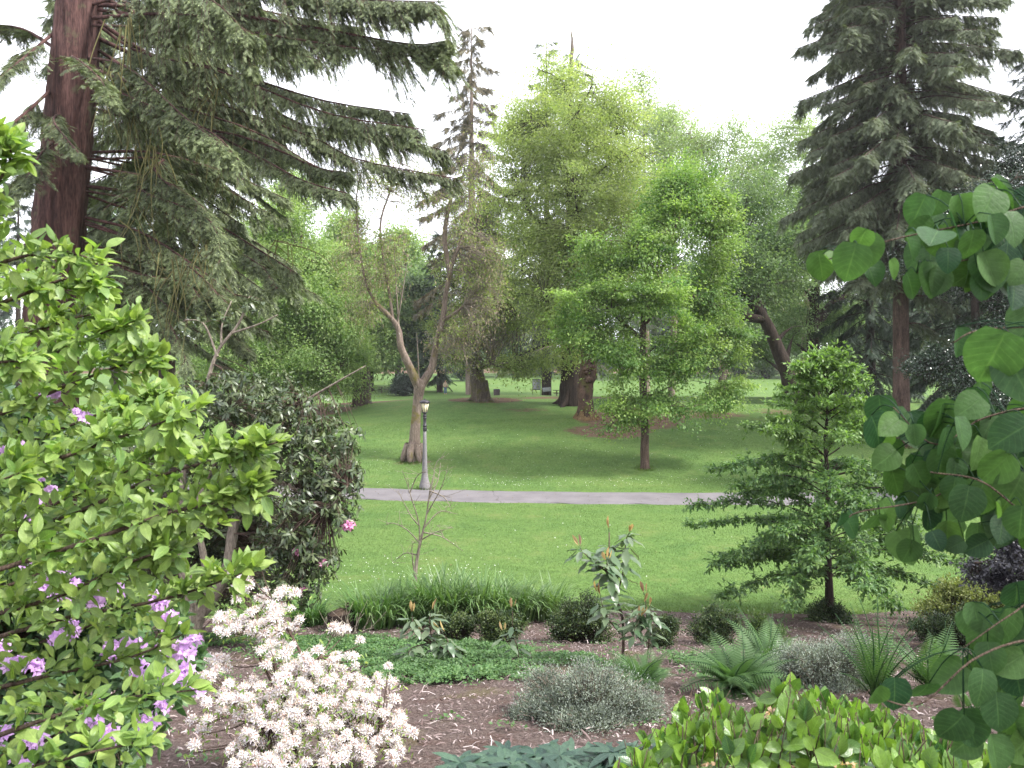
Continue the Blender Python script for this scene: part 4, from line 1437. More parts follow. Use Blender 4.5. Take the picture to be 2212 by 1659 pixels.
def truss(name, mat, seed, nfl, R, fl, petw=.38, starry=True, buds=0):
    """dome of open flowers, about unit metres; returns mesh"""
    rg = np.random.default_rng(seed)
    mb = MB()
    pet = leaf(petw, 2, .55, .10, -.10 if starry else .25, power=.8)
    for i in range(nfl):
        z = 1 - (i + .5) / nfl * 1.15
        a = i * 2.39996
        d = np.array([math.sqrt(max(0, 1 - z * z)) * math.cos(a), math.sqrt(max(0, 1 - z * z)) * math.sin(a), z])
        c = d * R * rg.uniform(.55, 1.25)
        t1 = nrm(np.cross(d, [.3, .2, .9]))
        t2 = np.cross(d, t1)
        k = 5
        an = np.arange(k) * 2 * math.pi / k + rg.random() * 6
        rad = np.cos(an)[:, None] * t1 + np.sin(an)[:, None] * t2
        D = rad + d * (.35 if starry else .75)
        tint = np.where(np.arange(k) == 0, .62, rg.uniform(0, .45)) if starry else rg.random(k)
        scatter(mb, pet, np.tile(c, (k, 1)) + rad * fl * .06, D, np.tile(d, (k, 1)), fl * rg.uniform(.85, 1.1, k), tint)
        sticks(mb, [c * 0 - [0, 0, R * .25]], [c], .002, .0025, a=.6 if starry else .2)
        if starry:
            e = c + d * fl * .9 + rg.normal(size=(4, 3)) * fl * .2
            sticks(mb, np.tile(c, (4, 1)), e, .0011, .0008, a=.66)
    for i in range(buds):
        d = nrm(rg.normal(size=3) * .5 + [0, 0, 1])
        sticks(mb, [d * R * .2], [d * R * 1.35], .004, .006, a=.95)
    o = mb.build(name, mat)
    me = o.data
    bpy.data.objects.remove(o)
    return me


# dark rhododendron
b = G(425, 12.4)
RH = thing('rhododendron', 'tall dark rhododendron with dull drooping leaves, bare stems and a few pink flowers', 'rhododendron', b)
rg = np.random.default_rng(90)


def part_tube(parent, name, pts, rr, mat, n=14, sides=8, rough=.08, label=None):
    mb_ = MB()
    c = curve(pts, n)
    tube(mb_, c, rr, sides, rough, int(rg.integers(99)))
    mb_.build(name, mat, parent, label=label)
    return c


RS = [part_tube(RH, 'trunk', [b + [0, 0, -.2], P(418, 1350, 12.4), P(450, 1300, 12.4), P(490, 1230, 12.4), P(505, 1130, 12.5), P(545, 1020, 12.6), P(560, 900, 12.6)], [.17, .13, .11, .09, .07, .05, .02], B_TWIG, 20),
      part_tube(RH, 'stem', [P(425, 1370, 12.4), P(402, 1260, 12.3), P(385, 1200, 12.2), P(390, 1120, 12.2), P(400, 1000, 12.2), P(440, 850, 12.3)], [.07, .06, .05, .02], B_TWIG),
      part_tube(RH, 'stem', [P(452, 1300, 12.4), P(440, 1200, 12.2), P(424, 1100, 12.1), P(470, 980, 12.1), P(500, 880, 12)], [.06, .05, .03, .015], B_TWIG),
      part_tube(RH, 'stem', [P(420, 1340, 12.3), P(415, 1250, 12), P(400, 1210, 11.9), P(412, 1180, 11.9)], [.04, .03, .02], B_TWIG),
      part_tube(RH, 'stem', [P(495, 1210, 12.4), P(505, 1170, 12.6), P(520, 1120, 12.8), P(640, 1000, 12.8), P(700, 900, 12.8)], [.06, .05, .04, .015], B_TWIG),
      part_tube(RH, 'stem', [P(540, 1030, 12.6), P(630, 1050, 12.2), P(700, 1100, 11.9), P(750, 1050, 11.8)], [.05, .03, .015], B_TWIG),
      part_tube(RH, 'stem', [P(440, 850, 12.3), P(470, 760, 12.3), P(515, 700, 12.3), P(540, 640, 12.3)], [.03, .022, .012], B_TWIG),
      part_tube(RH, 'stem', [P(478, 750, 12.3), P(480, 700, 12.4), P(500, 650, 12.5)], [.02, .012, .008], B_TWIG),
      part_tube(RH, 'stem', [P(470, 770, 12.3), P(440, 700, 12.4), P(400, 690, 12.5)], [.02, .012, .008], B_TWIG),
      part_tube(RH, 'stem', [P(500, 720, 12.3), P(560, 700, 12.2), P(600, 680, 12.2)], [.018, .012, .008], B_TWIG),
      part_tube(RH, 'stem', [P(620, 920, 12.6), P(640, 880, 12.5), P(720, 830, 12.3), P(790, 790, 12.2)], [.03, .02, .008], B_TWIG)]
RB = [(745, 1110, 11.9, 36, 46, .4), (705, 1200, 11.9, 34, 50, .4), (655, 1270, 12, 46, 40, .4), (470, 850, 12.3, 90, 55, .7), (560, 860, 12.3, 100, 70, .8), (640, 900, 12.4, 100, 70, .8), (560, 960, 12.2, 130, 80, .9), (680, 980, 12.3, 90, 80, .8), (720, 1040, 12.2, 70, 70, .7), (660, 1100, 12, 90, 80, .8), (740, 960, 12.2, 45, 60, .5),
      (620, 1180, 12, 80, 70, .7), (680, 1190, 11.9, 50, 50, .5), (620, 1250, 12, 60, 50, .6), (500, 1060, 12.8, 120, 100, .6), (430, 950, 12.4, 80, 90, .7), (760, 1030, 12.1, 30, 40, .4), (440, 1130, 13.8, 150, 120, .6, 1.6), (560, 1150, 13.6, 100, 110, .6, 1.5), (360, 1190, 14, 120, 110, .7, 1.6), (500, 1230, 14, 110, 80, .7, 1.6), (330, 1000, 13.6, 100, 90, .6, 1.2),
      (540, 660, 12.3, 40, 26, .25, .7), (470, 690, 12.4, 40, 20, .25, .5), (590, 690, 12.2, 24, 16, .2, .5), (400, 700, 12.5, 20, 20, .2, .5)]
cen, out, kb = sample_blobs(RB, 2900, rg, .7)
sk = np.concatenate(RS)
A = np.empty_like(cen)
for i0 in range(0, len(cen), 300):
    A[i0:i0 + 300] = sk[np.argmin(np.linalg.norm(cen[i0:i0 + 300, None] - sk[None], axis=2), 1)]
mb = MB()
sticks(mb, A, cen, .006, .003, .05)
mb.build('twigs', B_BRN, RH)
mb = MB()
lf = leaf(.33, 3, .55, .06, .25)
n = len(cen)
k = 9
ci = np.repeat(np.arange(n), k)
an = np.tile(np.arange(k) * 2 * math.pi / k, n) + np.repeat(rg.random(n) * 6, k)
ax = nrm(out * .6 + rg.normal(size=(n, 3)) * .35 + [0, 0, .5])
t1 = nrm(np.cross(ax, [.3, .5, .8]))
t2 = np.cross(ax, t1)
rad = np.cos(an)[:, None] * t1[ci] + np.sin(an)[:, None] * t2[ci]
D = rad + ax[ci] * rg.uniform(-.5, .35, n * k)[:, None] + [0, 0, -.45]
scatter(mb, lf, cen[ci] + rg.normal(size=(n * k, 3)) * .02, D, ax[ci] + [0, 0, .2], rg.uniform(.07, .145, n * k), np.clip(rg.random(n)[ci] * .7 + rg.normal(0, .2, n * k), 0, 1))
# young upright shoots
sel = rg.random(n) < .35
scatter(mb, lf, np.repeat(cen[sel], 3, 0), np.repeat(ax[sel], 3, 0) + rg.normal(size=(sel.sum() * 3, 3)) * .35, rg.normal(size=(sel.sum() * 3, 3)), .06, 1.0)
mb.build('foliage', M_RHODO, RH)
ball = [truss('flower_head', M_PINKF, 200 + q, 11, .055, .05, .6, False) for q in range(2)]
for q, (u, v) in enumerate([(753, 1136), (640, 1192), (697, 1218), (590, 962), (655, 1275), (535, 1215)]):
    p = P(u, v, 11.7)
    inst('flower_head', ball[q % 2], RH, p, q, .75 + .25 * (q % 3 == 0) + (.25 if q < 3 else 0), (.4, 0))

# white azalea
b = G(640, 5.45)
AZ = thing('azalea', 'white flowering azalea with starry blossom clusters on thin brown stems', 'azalea', b)
rg = np.random.default_rng(91)
AB = [(520, 1255, 5.6, 34, 36, .2), (565, 1300, 5.6, 60, 30, .2), (590, 1330, 5.5, 50, 24, .2), (520, 1350, 5.5, 52, 34, .22), (590, 1380, 5.5, 50, 36, .22), (640, 1300, 5.6, 18, 16, .1), (640, 1350, 5.6, 16, 14, .1),
      (650, 1440, 5.3, 80, 40, .3), (710, 1480, 5.3, 110, 60, .35), (620, 1500, 5.2, 110, 50, .35), (760, 1550, 5.2, 110, 70, .35), (850, 1575, 5.3, 60, 34, .3), (780, 1600, 5.2, 70, 30, .3), (650, 1580, 5.0, 130, 60, .4), (460, 1450, 5.4, 50, 26, .2),
      (500, 1510, 5.2, 70, 40, .25), (800, 1500, 5.4, 60, 40, .25), (720, 1630, 4.9, 110, 40, .3), (560, 1640, 4.9, 90, 30, .3), (430, 1590, 5.1, 20, 34, .15), (850, 1640, 5.0, 20, 16, .1)]
tc, to, _ = sample_blobs(AB, 1600, rg, .95)
pick = []
for p in tc:
    if all(np.linalg.norm(p - q) > .060 for q in pick):
        pick.append(p)
    if len(pick)  >= 350:
        break
for u, v, y in ((838, 1442, 5.3), (722, 1358, 5.5), (778, 1385, 5.5), (745, 1362, 5.5), (565, 1222, 5.6), (500, 1240, 5.6), (415, 1555, 5.1), (420, 1610, 5.0)):
    pick.append(P(u, v, y))
pick = np.array(pick)
tr = [truss('flower_truss', M_WHITE, 300 + q, 12, .036, .031, .34, True, 5) for q in range(5)]
forks = [P(u, v, y) for u, v, y in ((610, 1470, 5.3), (700, 1470, 5.35), (560, 1420, 5.5), (760, 1570, 5.2), (640, 1540, 5.2), (500, 1500, 5.3), (820, 1580, 5.25), (580, 1560, 5.1), (690, 1420, 5.4), (555, 1330, 5.55), (590, 1300, 5.55))]
stems = []
for q, f in enumerate(forks):
    a = b + np.array([rg.normal() * .12, rg.normal() * .10, -.05])
    m_ = a * .5 + f * .5 + np.array([rg.normal() * .08, rg.normal() * .06, .02])
    stems.append(part_tube(AZ, 'stem', [a, m_, f], [.016, .012, .007], B_BRN, 14, 6))
sk = np.concatenate(stems)
mb = MB()
A = np.array([sk[np.argmin(np.linalg.norm(sk - p, axis=1) + np.maximum(sk[:, 2] - p[2], 0) * 1.2)] for p in pick])
sticks(mb, A, pick - [0, 0, .03], .006, .003, -.06)
mb.build('twigs', B_BRN, AZ)
for q, p in enumerate(pick):
    if q < 98:
        inst('flower_truss', tr[q % 5], AZ, p, rg.random() * 6.28, rg.uniform(.62, 1.0), (rg.normal() * .6, rg.normal() * .6))
rest = MB()
for q, p in enumerate(pick[98:]):
    me = tr[q % 5]
    V = np.empty(len(me.vertices) * 3, np.float32)
    me.vertices.foreach_get('co', V)
    V = V.reshape(-1, 3)
    a = rg.random() * 6.28
    R = np.array([[math.cos(a), -math.sin(a), 0], [math.sin(a), math.cos(a), 0], [0, 0, 1]])
    tq = np.empty(len(me.vertices), np.float32)
    me.attributes['tint'].data.foreach_get('value', tq)
    fs = [tuple(pl.vertices) for pl in me.polygons]
    rest.add(V @ R.T * rg.uniform(.62, 1.0) + p, [f for f in fs if len(f) == 4], [f for f in fs if len(f) == 3], None, tq)
ro = rest.build('further_flower_truss', M_WHITE, AZ)
ro['kind'] = 'stuff'
mb = MB()
n = 2400
k = rg.integers(len(pick), size=n)
scatter(mb, leaf(.32, 3, .5, .1, .1), pick[k] + rg.normal(size=(n, 3)) * .05 - [0, 0, .04], rg.normal(size=(n, 3)) + [0, 0, .3], rg.normal(size=(n, 3)) * .4 + [0, 0, 1], rg.uniform(.025, .05, n), rg.random(n))
mb.build('foliage', leafmat('azalea_leaf', (.10, .18, .04), (.22, .28, .08), .5, .4), AZ)

# stump
b = G(735, 14.6)
o = thing('stump', 'short dark rotting tree stump at the lawn edge', 'tree stump', b)
mb = MB()
tube(mb, [b + [0, 0, -.1], b + [0, 0, .08], b + [.01, 0, .25], b + [0, 0, .36]], [.31, .25, .235, .23], 18, .10, 4, cap=False)
mb.build('bark', B_DARK, o)
mb = MB()
tube(mb, [b + [0, 0, .30], b + [0, 0, .345]], [.21, .215], 18, .05, 4)
mb.build('cut_top', plain('cut_wood', (.12, .085, .065), .9, .1, 0, .5, 20), o)
mb = MB()
tube(mb, curve([b + [.11, .12, .3], b + [.10, .13, .42], b + [.12, .12, .50]], 5), [.035, .04, .02], 6, .3)
mb.build('splinter', B_BRN, o)

# dry twigs of a bare shrub before the stump
b = G(760, 13.3)
o = thing('dead_shrub', 'small bare twiggy shrub in front of the stump', 'shrub', b)
rg = np.random.default_rng(92)
mb = MB()
for q in range(26):
    a = rg.uniform(0, 6.28)
    e = b + np.array([math.cos(a) * rg.uniform(.2, .6), math.sin(a) * .3, rg.uniform(.15, .65)])
    tube(mb, curve([b, b * .5 + e * .5 + rg.normal(size=3) * .06, e], 7), [.009, .006, .002], 4)
mb.build('twigs', B_TWIG, o)

# bare sapling
b = G(898, 16.3)
o = thing('sapling', 'thin leafless sapling rising from the grass clumps', 'sapling', b)
SP = [[(897, 1290), (897, 1240), (906, 1180), (920, 1120), (930, 1050), (940, 1020)], [(906, 1180), (905, 1130), (890, 1080), (878, 1040), (868, 1015)], [(920, 1120), (928, 1070), (935, 1040), (942, 1000), (960, 985)],
      [(912, 1165), (940, 1150), (975, 1140)], [(908, 1175), (880, 1145), (850, 1130), (830, 1135)], [(897, 1250), (892, 1215), (890, 1180), (896, 1172)], [(926, 1080), (945, 1040), (952, 1000)], [(885, 1065), (900, 1030), (915, 1018)],
      [(916, 1140), (950, 1105), (985, 1110)], [(905, 1135), (885, 1110), (860, 1060)], [(915, 1150), (955, 1160), (1000, 1190)], [(928, 1060), (960, 1075), (975, 1100)], [(905, 1200), (875, 1195), (850, 1215)], [(922, 1110), (950, 1060), (965, 1020)]]
tr_ = MB()
tube(tr_, curve([P(u, v, 16.3) for u, v in SP[0]], 18), [.05, .042, .028, .016, .008, .004], 6, .08)
tr_.build('trunk', B_TWIG, o)
for q, s in enumerate(SP[1:]):
    mb = MB()
    c = curve([P(u, v, 16.3 + .12 * (i_ * (1 if q % 2 else -1))) for i_, (u, v) in enumerate(s)], 10)
    tube(mb, c, [.016, .010, .004], 4)
    for w in range(7):
        i_ = int(rg.integers(3, 10))
        e = c[i_] + np.array([rg.normal() * .22, rg.normal() * .2, rg.uniform(-.05, .3)])
        tube(mb, curve([c[i_], (c[i_] + e) / 2 + rg.normal(size=3) * .03, e], 5), [.005, .003], 3)
    mb.build('branch', B_TWIG, o)

# grass tussocks at the lawn edge
M_TUS = leafmat('tussock_blade', (.045, .115, .030), (.135, .215, .075), .45, .35, .4, 1.2, .3)


def tussock(u, y, w, h, n, label, seed, tint=(0, .8)):
    rg = np.random.default_rng(seed)
    b = G(u, y)
    o = thing('grass_clump', label, 'grass clump', b, 'tall grass clumps at the lawn edge')
    mb = MB()
    bl = leaf(.035, 7, .25, .25, .0, power=.4, tip=.8)
    V0 = bl[0]
    for q in range(n):
        a = rg.uniform(0, 6.283)
        r = w * .33 * math.sqrt(rg.random())
        p = b + np.array([math.cos(a) * r, math.sin(a) * r * .8, 0])
        p[2] = zg(p[0], p[1])
        l = h * rg.uniform(.7, 1.45)
        az = a + rg.normal() * .8
        e = np.array([math.cos(az), math.sin(az), 0])
        cu = rg.uniform(.5, 2.3) * (1 if rg.random() < .9 else 1.7)
        t = V0[:, 1]
        th = .12 + rg.random() * .3
        ang = th + cu * t * t
        tt_ = np.linspace(0, 1, 30)
        aa = th + cu * tt_ ** 2
        hx = np.interp(t, tt_, np.concatenate([[0], np.cumsum(np.sin(aa[1:]) / 29)]))
        hz = np.interp(t, tt_, np.concatenate([[0], np.cumsum(np.cos(aa[1:]) / 29)]))
        s = np.cross(e, [0, 0, 1])
        W = rg.uniform(.8, 1.5) * .85
        V = p + e * (hx * l)[:, None] + np.array([0, 0, 1]) * (hz * l)[:, None] + s * (V0[:, 0:1] * W)
        mb.add(V, bl[1], None, bl[3], np.clip(rg.uniform(*tint) + t * .25, 0, 1))
    mb.build('blades', M_TUS, o)


tussock(806, 14.9, 1.16, 0.78, 382, 'dark green grass clump just right of the stump', 1)
tussock(870, 15.4, 1.26, 0.80, 408, 'arching grass clump at the foot of the bare sapling, left side', 2)
tussock(955, 15.5, 1.37, 0.97, 484, 'tallest grass clump, right of the bare sapling', 3)
tussock(1040, 15.6, 1.37, 0.90, 484, 'broad arching grass clump in the middle of the row', 4, (.1, .9))
tussock(1110, 15.6, 1.16, 0.80, 382, 'grass clump second from the right end of the row', 5, (.1, .9))
tussock(1180, 15.9, 0.95, 0.80, 216, 'thin grass clump with dry straw at the right end of the row', 6, (.3, 1))
tussock(665, 15.2, 0.84, 0.54, 178, 'small dark grass clump left of the stump under the rhododendron', 7, (0, .4))

# magnolia saplings: leathery leaves, amber new growth
M_MAG = leafmat('magnolia_leaf', (.050, .095, .042), (.135, .175, .105), .35, .22, .5, 2, .2)
M_AMBER = leafmat('new_leaf', (.30, .19, .13), (.42, .33, .15), .5, .5, .3, 4, .2, tboost=(1.1, 1.0, .7))
LM = leaf(.42, 5, .55, .12, .35, wave=.05)
LA = leaf(.30, 4, .55, .3, -.05)


def magnolia(label, base, stems, seed, lsz=.235, fill=1.0):
    rg = np.random.default_rng(seed)
    o = thing('magnolia_sapling', label, 'sapling', base, 'young magnolias in the bed')
    lb = MB()
    for pts, r in stems:
        ab = MB()
        c = part_tube(o, 'stem', pts, [r, r * .7, r * .35], B_BRN, 16, 6)
        L = np.linalg.norm(np.diff(c, axis=0), axis=1).sum()
        n = max(6, int(L / .034 * fill))
        t = np.linspace(.3, .93, n)
        for q, tt_ in enumerate(t):
            i_ = int(tt_ * 15)
            a = q * 2.4 + rg.random()
            d = np.array([math.cos(a), math.sin(a), rg.uniform(-.55, .35)])
            s = lsz * rg.uniform(.7, 1.15)
            st = c[i_] + nrm(d) * .03
            scatter(lb, LM, [st], [d], [[0, 0, 1]], s, rg.random())
        tg = nrm(c[-1] - c[-3])
        for q in range(int(rg.integers(2, 4))):
            dd = tg + rg.normal(size=3) * .22
            st = c[-1] + rg.normal(size=3) * .01
            sticks(lb, [st], [st + nrm(dd) * .05], .003, .003)
            scatter(ab, LA, [st + nrm(dd) * .05], [dd + [0, 0, .3]], [rg.normal(size=3)], lsz * rg.uniform(.55, .85), rg.random())
        ab.build('new_growth', M_AMBER, o)
    lb.build('foliage', M_MAG, o)


y = 10.2
mb_ = G(1345, y)
magnolia('upright magnolia sapling with amber new leaves, tallest in the bed', mb_, [
    ([mb_, P(1345, 1340, y), P(1320, 1260, y), P(1316, 1210, y), P(1316, 1150, y)], .022), ([P(1330, 1290, y), P(1345, 1240, y + .1), P(1352, 1170, y + .15), P(1360, 1150, y)], .012),
    ([P(1318, 1240, y), P(1290, 1220, y - .1), P(1262, 1195, y - .15), P(1254, 1185, y - .1)], .010), ([P(1316, 1230, y), P(1310, 1235, y - .2), P(1312, 1215, y - .3)], .008), ([P(1340, 1370, y), P(1310, 1330, y - .2), P(1296, 1290, y - .3)], .009), ([P(1343, 1370, y), P(1375, 1340, y - .2), P(1388, 1310, y - .2)], .009)], 1)
b2 = G(1395, 10.0)
magnolia('short magnolia shoot right of the tall sapling, one amber tip', b2, [([b2, P(1402, 1380, 10), P(1398, 1330, 10), P(1393, 1288, 10)], .012), ([P(1400, 1370, 10), P(1408, 1340, 9.9), P(1404, 1310, 9.8)], .008),
                                                                     ([P(1403, 1390, 10), P(1370, 1370, 9.8), P(1380, 1340, 9.8)], .008)], 2, .20, .8)
b3 = G(1118, 10.6)
magnolia('fallen leaning magnolia sapling sprawled over the ground cover to the left', b3, [
    ([b3, P(1060, 1436, 10.6), P(1000, 1415, 10.6), P(950, 1400, 10.6), P(915, 1372, 10.6)], .028), ([P(960, 1404, 10.6), P(935, 1380, 10.5), P(928, 1345, 10.5), P(930, 1325, 10.5)], .012),
    ([P(940, 1395, 10.6), P(900, 1372, 10.4), P(892, 1345, 10.4), P(890, 1330, 10.4)], .012), ([P(1000, 1415, 10.6), P(975, 1395, 10.4), P(960, 1372, 10.4)], .01), ([P(930, 1388, 10.6), P(890, 1400, 10.3), P(880, 1420, 10.2)], .01)], 3, .21, 1.1)
b4 = G(1121, 10.3)
magnolia('slender magnolia shoot with a pink bud among the low conifers', b4, [([b4, P(1118, 1400, 10.3), P(1108, 1370, 10.3), P(1107, 1320, 10.3)], .010), ([P(1115, 1400, 10.3), P(1098, 1390, 10.2), P(1088, 1370, 10.2)], .007)], 4, .17, .7)

# dwarf conifers and boxwood mounds
M_BOX = leafmat('boxwood_leaf', (.014, .031, .013), (.130, .170, .048), .45, .2, .3, 6, .35)


def mound(name, label, cat, u, y, blobs, n, per, size, cr, mat, seed, group=None, tmpl=None, droop=.0, tint=(0, .6), stem=B_DARK, tipup=.5):
    rg = np.random.default_rng(seed)
    blobs = lobes(blobs, rg, 7, .5)
    per = per * 1.6
    b = G(u, y)
    o = thing(name, label, cat, b, group)
    cen, out, _ = sample_blobs(blobs, n, rg, .6)
    gz = zg(cen[:, 0], cen[:, 1])
    cen[:, 2] = np.maximum(cen[:, 2], gz + .03)
    sb, fb = MB(), MB()
    sticks(sb, np.tile(b, (n, 1)) + rg.normal(size=(n, 3)) * [.05, .05, 0], cen, .011, .004, -.08)
    sb.build('stems', stem, o)
    foliage(fb, cen, out, rg, per, size, cr, tmpl or QL, droop - tipup, .8, .6, tint)
    fb.build('foliage', mat, o, smooth=False)
    return o


GB = 'low dark evergreen bushes in the bed'
mound('dwarf_bush', 'low bushy evergreen with yellow green tips just right of the fallen sapling', 'bush', 988, 12.8, [(950, 1345, 12.8, 24, 14, .2), (985, 1350, 12.8, 30, 18, .25), (1005, 1345, 12.8, 24, 18, .2), (985, 1375, 12.7, 24, 14, .2)], 190, 20, .035, .06, M_BOX, 1, GB)
mound('dwarf_bush', 'dark evergreen bush with light tips behind the slender pink budded shoot', 'bush', 1075, 12.6, [(1060, 1350, 12.6, 26, 20, .2), (1090, 1335, 12.6, 30, 16, .25), (1045, 1335, 12.6, 20, 10, .2), (1115, 1350, 12.6, 22, 22, .2), (1065, 1385, 12.5, 36, 14, .25), (1075, 1360, 12.6, 40, 26, .3)], 280, 20, .035, .06, M_BOX, 2, GB)
mound('dwarf_bush', 'large dark evergreen bush left of the tall magnolia sapling', 'bush', 1250, 13.2, [(1230, 1320, 13.2, 26, 20, .3), (1265, 1310, 13.2, 34, 26, .3), (1240, 1350, 13.1, 46, 26, .35), (1285, 1340, 13.1, 34, 30, .3), (1215, 1370, 13.1, 20, 16, .2), (1300, 1380, 13, 26, 16, .2)], 420, 20, .036, .065, M_BOX, 3, GB, tint=(0, .4))
mound('dwarf_bush', 'small two lobed dark bush right of the tall magnolia sapling', 'bush', 1432, 12.6, [(1440, 1343, 12.6, 20, 14, .2), (1430, 1375, 12.5, 26, 22, .25), (1450, 1350, 12.6, 10, 12, .1)], 170, 20, .032, .055, M_BOX, 4, GB, tint=(0, .35))
mound('dwarf_bush', 'dark pointed bush on the mulch between magnolia and young tree', 'bush', 1545, 13.0, [(1545, 1330, 13, 26, 24, .3), (1530, 1360, 13, 38, 22, .3), (1570, 1345, 13, 24, 24, .25), (1550, 1385, 12.8, 40, 12, .3)], 340, 20, .033, .06, M_BOX, 5, GB, tint=(0, .35))
mound('dwarf_bush', 'dark bush around the foot of the young tree', 'bush', 1785, 15.8, [(1770, 1330, 15.8, 26, 22, .3), (1810, 1330, 15.9, 24, 20, .3), (1790, 1305, 16, 16, 14, .2), (1820, 1352, 15.6, 20, 12, .2)], 260, 20, .04, .07, M_BOX, 6, GB, tint=(0, .3))
mound('dwarf_bush', 'wide dark bush under the yellow green shrub at right', 'bush', 2070, 12.4, [(2060, 1355, 12.4, 70, 30, .4), (2120, 1350, 12.4, 50, 34, .4), (2010, 1350, 12.4, 40, 22, .3)], 420, 20, .035, .07, M_BOX, 7, GB, tint=(0, .3))
mound('small_shrub', 'small green shrub between the ferns and the young tree', 'shrub', 1660, 12.2, [(1655, 1375, 12.2, 50, 26, .35), (1640, 1345, 12.2, 22, 14, .2)], 200, 16, .04, .07, leafmat('shrub_leaf', (.05, .09, .03), (.11, .15, .05)), 8)
mound('yellow_shrub', 'yellow green fine leaved shrub at the lawn edge on the right', 'shrub', 2085, 13.2, [(2080, 1295, 13.2, 70, 34, .5), (2020, 1310, 13.2, 44, 22, .4), (2150, 1300, 13.2, 40, 40, .4), (2060, 1275, 13.2, 40, 24, .3)], 460, 16, .045, .09, leafmat('yellow_leaf', (.07, .10, .03), (.19, .21, .065), .5, .35), 9, tint=(.2, 1))

# silvery shrubs
M_SILV = leafmat('silver_leaf', (.040, .056, .044), (.300, .340, .285), .5, .2, .35, 5, .3)
mound('silver_shrub', 'rounded grey green fine leaved shrub in the middle of the bed, larger one', 'shrub', 1275, 7.2, [(1190, 1520, 7.2, 70, 60, .4), (1270, 1490, 7.2, 100, 65, .5), (1350, 1510, 7.2, 80, 60, .45), (1270, 1545, 7.0, 130, 45, .5), (1395, 1545, 7.1, 40, 45, .3), (1145, 1550, 7.1, 30, 40, .25)],
      2000, 28, .021, .055, M_SILV, 10, 'silvery shrubs', quadleaf(.34), tint=(0, .9), stem=B_TWIG, tipup=.7)
mound('silver_shrub', 'smaller grey green fine leaved shrub behind the sword ferns at right', 'shrub', 1790, 8.8, [(1760, 1440, 8.8, 90, 50, .45), (1830, 1430, 8.8, 80, 46, .45), (1700, 1450, 8.8, 50, 40, .3), (1800, 1480, 8.6, 90, 34, .4)],
      1300, 26, .024, .06, M_SILV, 11, 'silvery shrubs', quadleaf(.34), tint=(.1, .9), stem=B_TWIG, tipup=.7)

# ferns
M_FERN = leafmat('fern_leaf', (.030, .080, .026), (.105, .180, .062), .5, .35, .3, 3, .25)


def frond_mesh(name, seed, npin, pw, curl):
    mb = MB()
    pin = leaf(.16, 3, .3, .1, .12, power=.6)
    t = np.linspace(.12, .98, npin)
    ang = .25 + curl * t
    tt_ = np.linspace(0, 1, 60)
    x_ = np.interp(t, tt_, np.cumsum(np.sin(.25 + curl * tt_)) / 60)
    z_ = np.interp(t, tt_, np.cumsum(np.cos(.25 + curl * tt_)) / 60)
    cpts = np.stack([np.zeros(60), np.cumsum(np.sin(.25 + curl * tt_)) / 60, np.cumsum(np.cos(.25 + curl * tt_)) / 60], -1)
    tube(mb, cpts[::5], [.010, .003], 4)
    B_ = np.stack([np.zeros(npin), x_, z_], -1)
    tg = np.stack([np.zeros(npin), np.sin(ang), np.cos(ang)], -1)
    nn = np.stack([np.zeros(npin), -np.cos(ang), np.sin(ang)], -1)
    L = pw * np.sin(np.clip(t * 1.05 + .1, 0, 1) * math.pi) ** .6 * (1.1 - .75 * t)
    for s in (-1, 1):
        D = np.stack([np.full(npin, s * 1.0), np.zeros(npin), np.zeros(npin)], -1) + tg * .35
        scatter(mb, pin, B_, D, nn, L, .3 + .4 * t)
    o = mb.build(name, M_FERN)
    me = o.data
    bpy.data.objects.remove(o)
    return me


FR = [frond_mesh('frond', 1, 26, .24, 1.2), frond_mesh('frond', 2, 30, .12, .55), frond_mesh('frond', 3, 26, .24, 1.7)]


def fern(u, y, n, size, kinds, label, seed, spread=1.0, bias=None, a0=None):
    rg = np.random.default_rng(seed)
    b = G(u, y)
    o = thing('fern', label, 'fern', b, 'ferns in the bed')
    for q in range(n):
        a = q * 2.39996 + rg.normal() * .3 if a0 is None else a0 + rg.normal() * .8
        inst('frond', FR[kinds[q % len(kinds)]], o, b + np.array([math.cos(a) * .05, math.sin(a) * .05, .02]), a, size * rg.uniform(.75, 1.15), (-.15 * spread + rg.normal() * .25, rg.normal() * .2))


fern(1590, 8.3, 46, .78, (0, 2), 'lush broad fern between the grey shrubs, feathery fronds', 1)
fern(1650, 9.8, 14, .9, (0, 0, 1), 'taller fern just behind the lush broad one', 2)
fern(1895, 7.9, 26, .95, (1,), 'upright sword fern with narrow fronds in front of the smaller grey shrub', 3, .0)
fern(2015, 8.2, 20, .85, (1, 1, 0), 'olive sword fern right of the tallest sword fern', 4, .2)
fern(1385, 8.6, 18, .6, (0, 2), 'small bright fern behind the larger grey shrub', 5)
fern(2100, 7.2, 8, .5, (1, 0), 'shaded sword fern under the hanging round leaves', 6)

# creeping ground cover
mb = MB()
rg = np.random.default_rng(95)
n = 80000
pu, pyy = [], []
GC = [(840, 11.6, 300, 1.7, 1.0), (980, 10.0, 130, 1.3, 1.0), (720, 12.6, 120, 1.0, .8), (1040, 11.4, 120, .9, .8), (900, 9.3, 120, .7, 1.0), (1210, 10.6, 100, .6, .7), (1500, 9.7, 40, .4, .2), (1480, 8.8, 40, .3, .0), (440, 13, 120, .8, .6), (1380, 9.4, 60, .3, .6), (1500, 10.6, 60, .5, .6), (1560, 9.0, 60, .4, .2), (1100, 9.4, 80, .5, .7), (700, 11, 120, 1.0, .8), (1300, 9.9, 70, .4, .2)]
w = np.array([g[2] * g[3] * g[4] for g in GC])
kk = rg.choice(len(GC), n, p=w / w.sum())
g_ = np.array(GC)[kk]
rr = np.sqrt(rg.random(n)) * np.where(rg.random(n) < .12, 1.15, .95)
aa = rg.random(n) * 6.283
